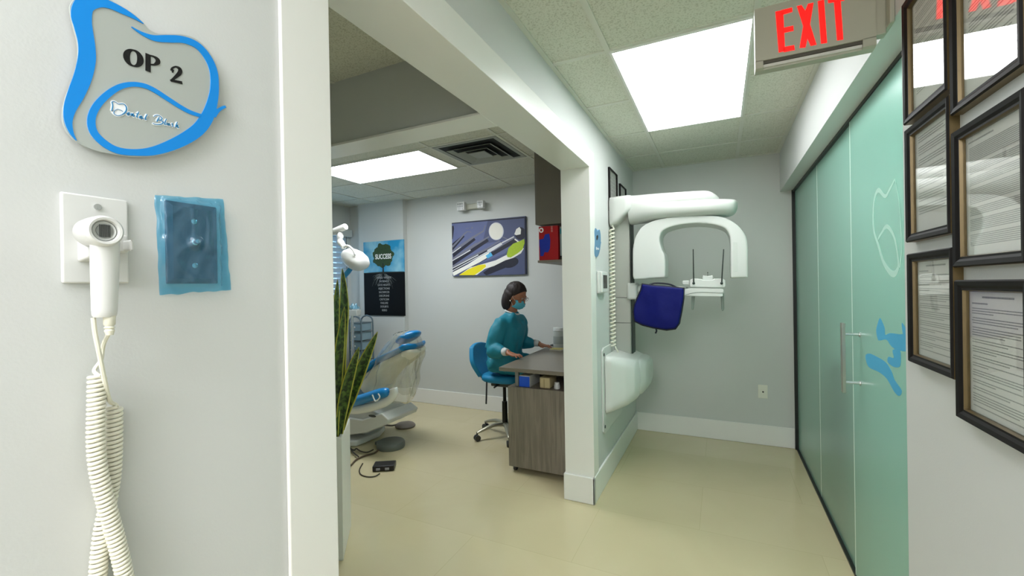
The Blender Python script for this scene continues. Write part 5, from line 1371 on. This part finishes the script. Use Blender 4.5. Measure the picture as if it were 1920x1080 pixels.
# trunk, arms, legs
body.tube([HIP, HIP + V((.02, 0, .15)), NECK - V((.05, 0, .16)), NECK - V((.02, 0, .03))], [.13, .115, .12, .055], 20)
for S_, E_, W_ in ((SR, ER, WR), (SL, EL, WL)):
    body.tube([NECK - V((.03, 0, .10)), S_ - V((0, 0, .02))], [.05, .05], 14).tube([S_, S_.lerp(E_, .5), E_], [.056, .048, .042], 16).tube([E_, E_.lerp(W_, .4), W_], [.042, .039, .026], 16)
def hand(W_, fwd, side, lift):
    """palm and five unequal bent fingers resting on the desk; side = direction of the thumb"""
    f_ = V(fwd).normalized(); s_ = V(side); s_ = (s_ - f_ * s_.dot(f_)).normalized(); u_ = V((0, 0, 1))
    pc = W_ + f_ * .048 - u_ * .016
    body.tube([W_, W_ + f_ * .02 - u_ * .004], [.026, .027], 14)
    ring = lambda c_, w_, h_: [c_ + s_ * (w_ * math.cos(t)) + u_ * (h_ * math.sin(t)) for t in [2 * pi * k / 18 for k in range(18)]]
    body.loft([ring(W_ + f_ * .004, .026, .02), ring(W_ + f_ * .03 - u_ * .008, .036, .018), ring(W_ + f_ * .065 - u_ * .016, .041, .015), ring(W_ + f_ * .092 - u_ * .020, .038, .012)])
    k0 = W_ + f_ * .088 - u_ * .020
    for i, (o_, L_) in enumerate(((.030, .060), (.010, .066), (-.010, .062), (-.029, .050))):
        b_ = k0 + s_ * o_ - f_ * (.004 * abs(i - 1)); spread = s_ * (o_ * .25)
        k1 = b_ + f_ * L_ * .45 + spread * .4 + u_ * .004; k2 = k1 + f_ * L_ * .32 + spread * .3 - u_ * .009; k3 = k2 + f_ * L_ * .2 + spread * .2 - u_ * .012
        body.tube([b_ - f_ * .012, b_, k1, k2, k3], [.0088, .0094, .0086, .0076, .006], 10)
    t0 = W_ + f_ * .028 + s_ * .030 - u_ * .014; t1 = t0 + f_ * .030 + s_ * .026 - u_ * .008; t2 = t1 + f_ * .030 + s_ * .006 - u_ * .006
    body.tube([t0 - s_ * .012, t0, t1, t2], [.012, .012, .0102, .0076], 10)
hand(WR, (.97, -.12, -.02), (.1, 1, 0), 0)
hand(WL, (.98, -.02, -.02), (0, -1, 0), 0)
for s_ in (-1, 1):
    hp_ = HIP + V((.02, s_ * .10, -.02)); kn_ = V((-1.52, 3.80 + s_ * .13, .69)); an_ = V((-1.50, 3.80 + s_ * .13, .11))
    body.tube([hp_, hp_.lerp(kn_, .5), kn_], [.074, .062, .056], 16).tube([kn_, kn_.lerp(an_, .35), an_], [.062, .058, .04], 16).tube([an_ - V((.05, 0, .05)), an_ + V((.06, 0, -.06)), an_ + V((.15, 0, -.075))], [.04, .042, .026], 14)
b_o = body.vox('body', M_skin, per, .0055, 3, .45)
# trousers and shoes
m_ = MB()
for s_ in (-1, 1):
    hp_ = HIP + V((.02, s_ * .10, -.02)); kn_ = V((-1.52, 3.80 + s_ * .13, .69)); an_ = V((-1.50, 3.80 + s_ * .13, .13))
    m_.tube([hp_, hp_.lerp(kn_, .5), kn_], [.080, .068, .064], 16).tube([kn_, kn_.lerp(an_, .4), an_], [.074, .068, .058], 16)
m_.vox('trousers', M_pants, per, .01, 3)
for s_ in (-1, 1):
    an_ = V((-1.50, 3.80 + s_ * .13, .11))
    MB().tube([an_ + V((-.07, 0, -.06)), an_ + V((.0, 0, -.045)), an_ + V((.08, 0, -.062)), an_ + V((.17, 0, -.075))], [.04, .052, .046, .03], 16, flat=.85).build('shoe', M_dark, per, ang=180)
# gown
g = MB()
def oval(c_, a_, b_, n=30): return [V(c_) + V((a_ * abs(math.cos(t)) ** .85 * (1 if math.cos(t) > 0 else -1), b_ * abs(math.sin(t)) ** .85 * (1 if math.sin(t) > 0 else -1), 0)) for t in [2 * pi * k / n for k in range(n)]]
g.loft([oval((-1.905, 3.74, .665), .13, .19), oval((-1.905, 3.74, .70), .145, .20), oval((-1.89, 3.735, .82), .150, .195), oval((-1.86, 3.73, .95), .155, .195), oval((-1.835, 3.725, 1.06), .145, .200), oval((-1.822, 3.722, 1.13), .118, .19), oval((-1.812, 3.72, 1.172), .092, .155), oval((-1.80, 3.72, 1.208), .068, .085), oval((-1.795, 3.72, 1.222), .060, .064)])
for S_, E_, W_ in ((SR, ER, WR), (SL, EL, WL)):
    d_ = (W_ - E_).normalized()
    g.tube([S_.lerp(NECK, .55) + V((0, 0, -.045)), S_ + V((0, 0, -.01)), S_.lerp(E_, .5) + V((-.005, 0, 0)), E_ + V((-.012, 0, -.012))], [.072, .080, .080, .074], 18)
    g.tube([E_ + V((-.012, 0, -.012)), E_.lerp(W_, .3) - V((0, 0, .01)), E_.lerp(W_, .65) - V((0, 0, .004)), W_ - d_ * .035], [.074, .072, .056, .037], 18)
for s_ in (-1, 1):
    hp_ = HIP + V((.02, s_ * .10, -.03)); kn_ = V((-1.50, 3.80 + s_ * .125, .695))
    g.tube([hp_, hp_.lerp(kn_, .5), kn_], [.100, .086, .078], 16)
g.tube([(-1.95, 3.59, .76), (-1.93, 3.57, .72), (-1.92, 3.565, .695)], [.06, .06, .048], 14, flat=1.0)
def fold(c_):
    n1 = mnoise.noise(V((c_.x * 7, c_.y * 7, c_.z * 5))) ; n2 = mnoise.noise(V((c_.x * 16 + 5, c_.y * 16, c_.z * 11)))
    cx = V((-1.86, 3.73, c_.z)); d = (c_ - cx); d.z = 0
    if d.length > 1e-4: d.normalize()
    return c_ + d * (n1 * .017 + n2 * .010 - .010 * abs(mnoise.noise(V((c_.x * 5 + c_.z * 9, c_.y * 6 - c_.z * 4, 3))))) + V((0, 0, n2 * .008))
g.vox('gown', M_gown, per, .009, 5, .5, post=fold)
cl = MB(); cl.tube(catmull([NECK + V((.066 * math.cos(t), .068 * math.sin(t), .018 - .022 * math.cos(t))) for t in [2 * pi * k / 14 for k in range(14)]], 3, True), .0085, 8, closed=True); cl.build('collar', M_cuff, per, ang=180)
for E_, W_ in ((ER, WR), (EL, WL)):
    d_ = (W_ - E_).normalized(); MB().tube([W_ - d_ * .040, W_ - d_ * .015, W_ + d_ * .008], [.037, .0345, .0315], 20).build('cuff', M_cuff, per, ang=180)
# hair: chin-length bob
h = MB()
def clipped(c_, r_, plane_co, plane_no):
    bm = bmesh.new(); bmesh.ops.create_uvsphere(bm, u_segments=32, v_segments=22, radius=1, matrix=Matrix.Diagonal((*r_, 1)))
    bmesh.ops.bisect_plane(bm, geom=bm.verts[:] + bm.edges[:] + bm.faces[:], plane_co=V(plane_co) - V(c_), plane_no=V(plane_no), clear_outer=True)
    bmesh.ops.holes_fill(bm, edges=bm.edges[:]); 
    vm = {v: h.bm.verts.new(H(*(v.co + V(c_)))) for v in bm.verts}
    for f_ in bm.faces: h.bm.faces.new([vm[v] for v in f_.verts])
    bm.free()
clipped((-.020, 0, .034), (.107, .090, .100), (.055, 0, .055), (.75, 0, -.66))
clipped((-.050, 0, -.052), (.082, .092, .128), (-.010, 0, -.02), (1, 0, .10))
clipped((-.030, 0, -.002), (.102, .094, .085), (-.004, 0, 0), (1, 0, .05))
def strands(c_):
    k = mnoise.noise(V((c_.x * 60, c_.y * 60, c_.z * 6))) * .0035
    d = (c_ - HEAD).normalized(); return c_ + d * k
h.vox('hair', M_hair, per, .005, 3, .5, post=strands)
# mask
mk = MB()
def MK(u, v):
    a_ = (u - .5) * 2.25; b_ = (v - .5)
    r_ = 1 + .10 * math.cos(a_ * 1.2) * (1 - (2 * b_) ** 2)
    x = .005 + .098 * r_ * math.cos(a_); y = .070 * math.sin(a_) * 1.02
    z = -.062 - b_ * .100 * (1 - .25 * abs(a_)) + .0
    x -= .016 * (2 * abs(b_)) ** 2.4 + (.03 * b_ if b_ > 0 else 0)
    x += .0025 * math.sin(v * 26)
    return H(x, y, z)
mk.grid(MK, 24, 20).build('face_mask', M_mask, per, ang=180, solid=.003)
for s_ in (-1, 1): MB().tube(catmull([H(.035, s_ * .064, -.035), H(.012, s_ * .080, -.012), H(-.014, s_ * .084, .004), H(-.018, s_ * .084, -.03), H(.03, s_ * .066, -.085)], 5), .0014, 6).build('ear_loop', M_cuff, per, ang=180)
# glasses and eyes
gl2 = MB()
for s_ in (-1, 1):
    gl2.tube(catmull([H(.098 + .0, s_ * (.034 + .024 * math.cos(t)), .003 + .017 * math.sin(t)) for t in [2 * pi * k / 12 for k in range(12)]], 3, True), .0016, 6, closed=True)
    gl2.tube([H(.097, s_ * .057, .008), H(.06, s_ * .078, .008), H(-.005, s_ * .084, .006)], .0018, 6)
    MB().ell(H(.083, s_ * .032, .004), (.011, .014, .009), HR, 14, 10).build('eye', M_white if False else mat('eye_white', 'D8D0C8', .3), per)
    MB().ell(H(.0925, s_ * .032, .001), (.003, .006, .006), HR, 12, 8).build('iris', mat('iris_brown', '1C0F0A', .2), per)
gl2.tube([H(.099, -.011, .006), H(.101, 0, .009), H(.099, .011, .006)], .0016, 6)
gl2.build('glasses', mat('glasses_frame', '8C6A58', .3, metal=.3), per, ang=180)
MB().ell(H(-.003, -.088, -.048), (.006, .006, .006), None, 12, 8).build('earring', mat('pearl', 'EDEAE0', .2), per)
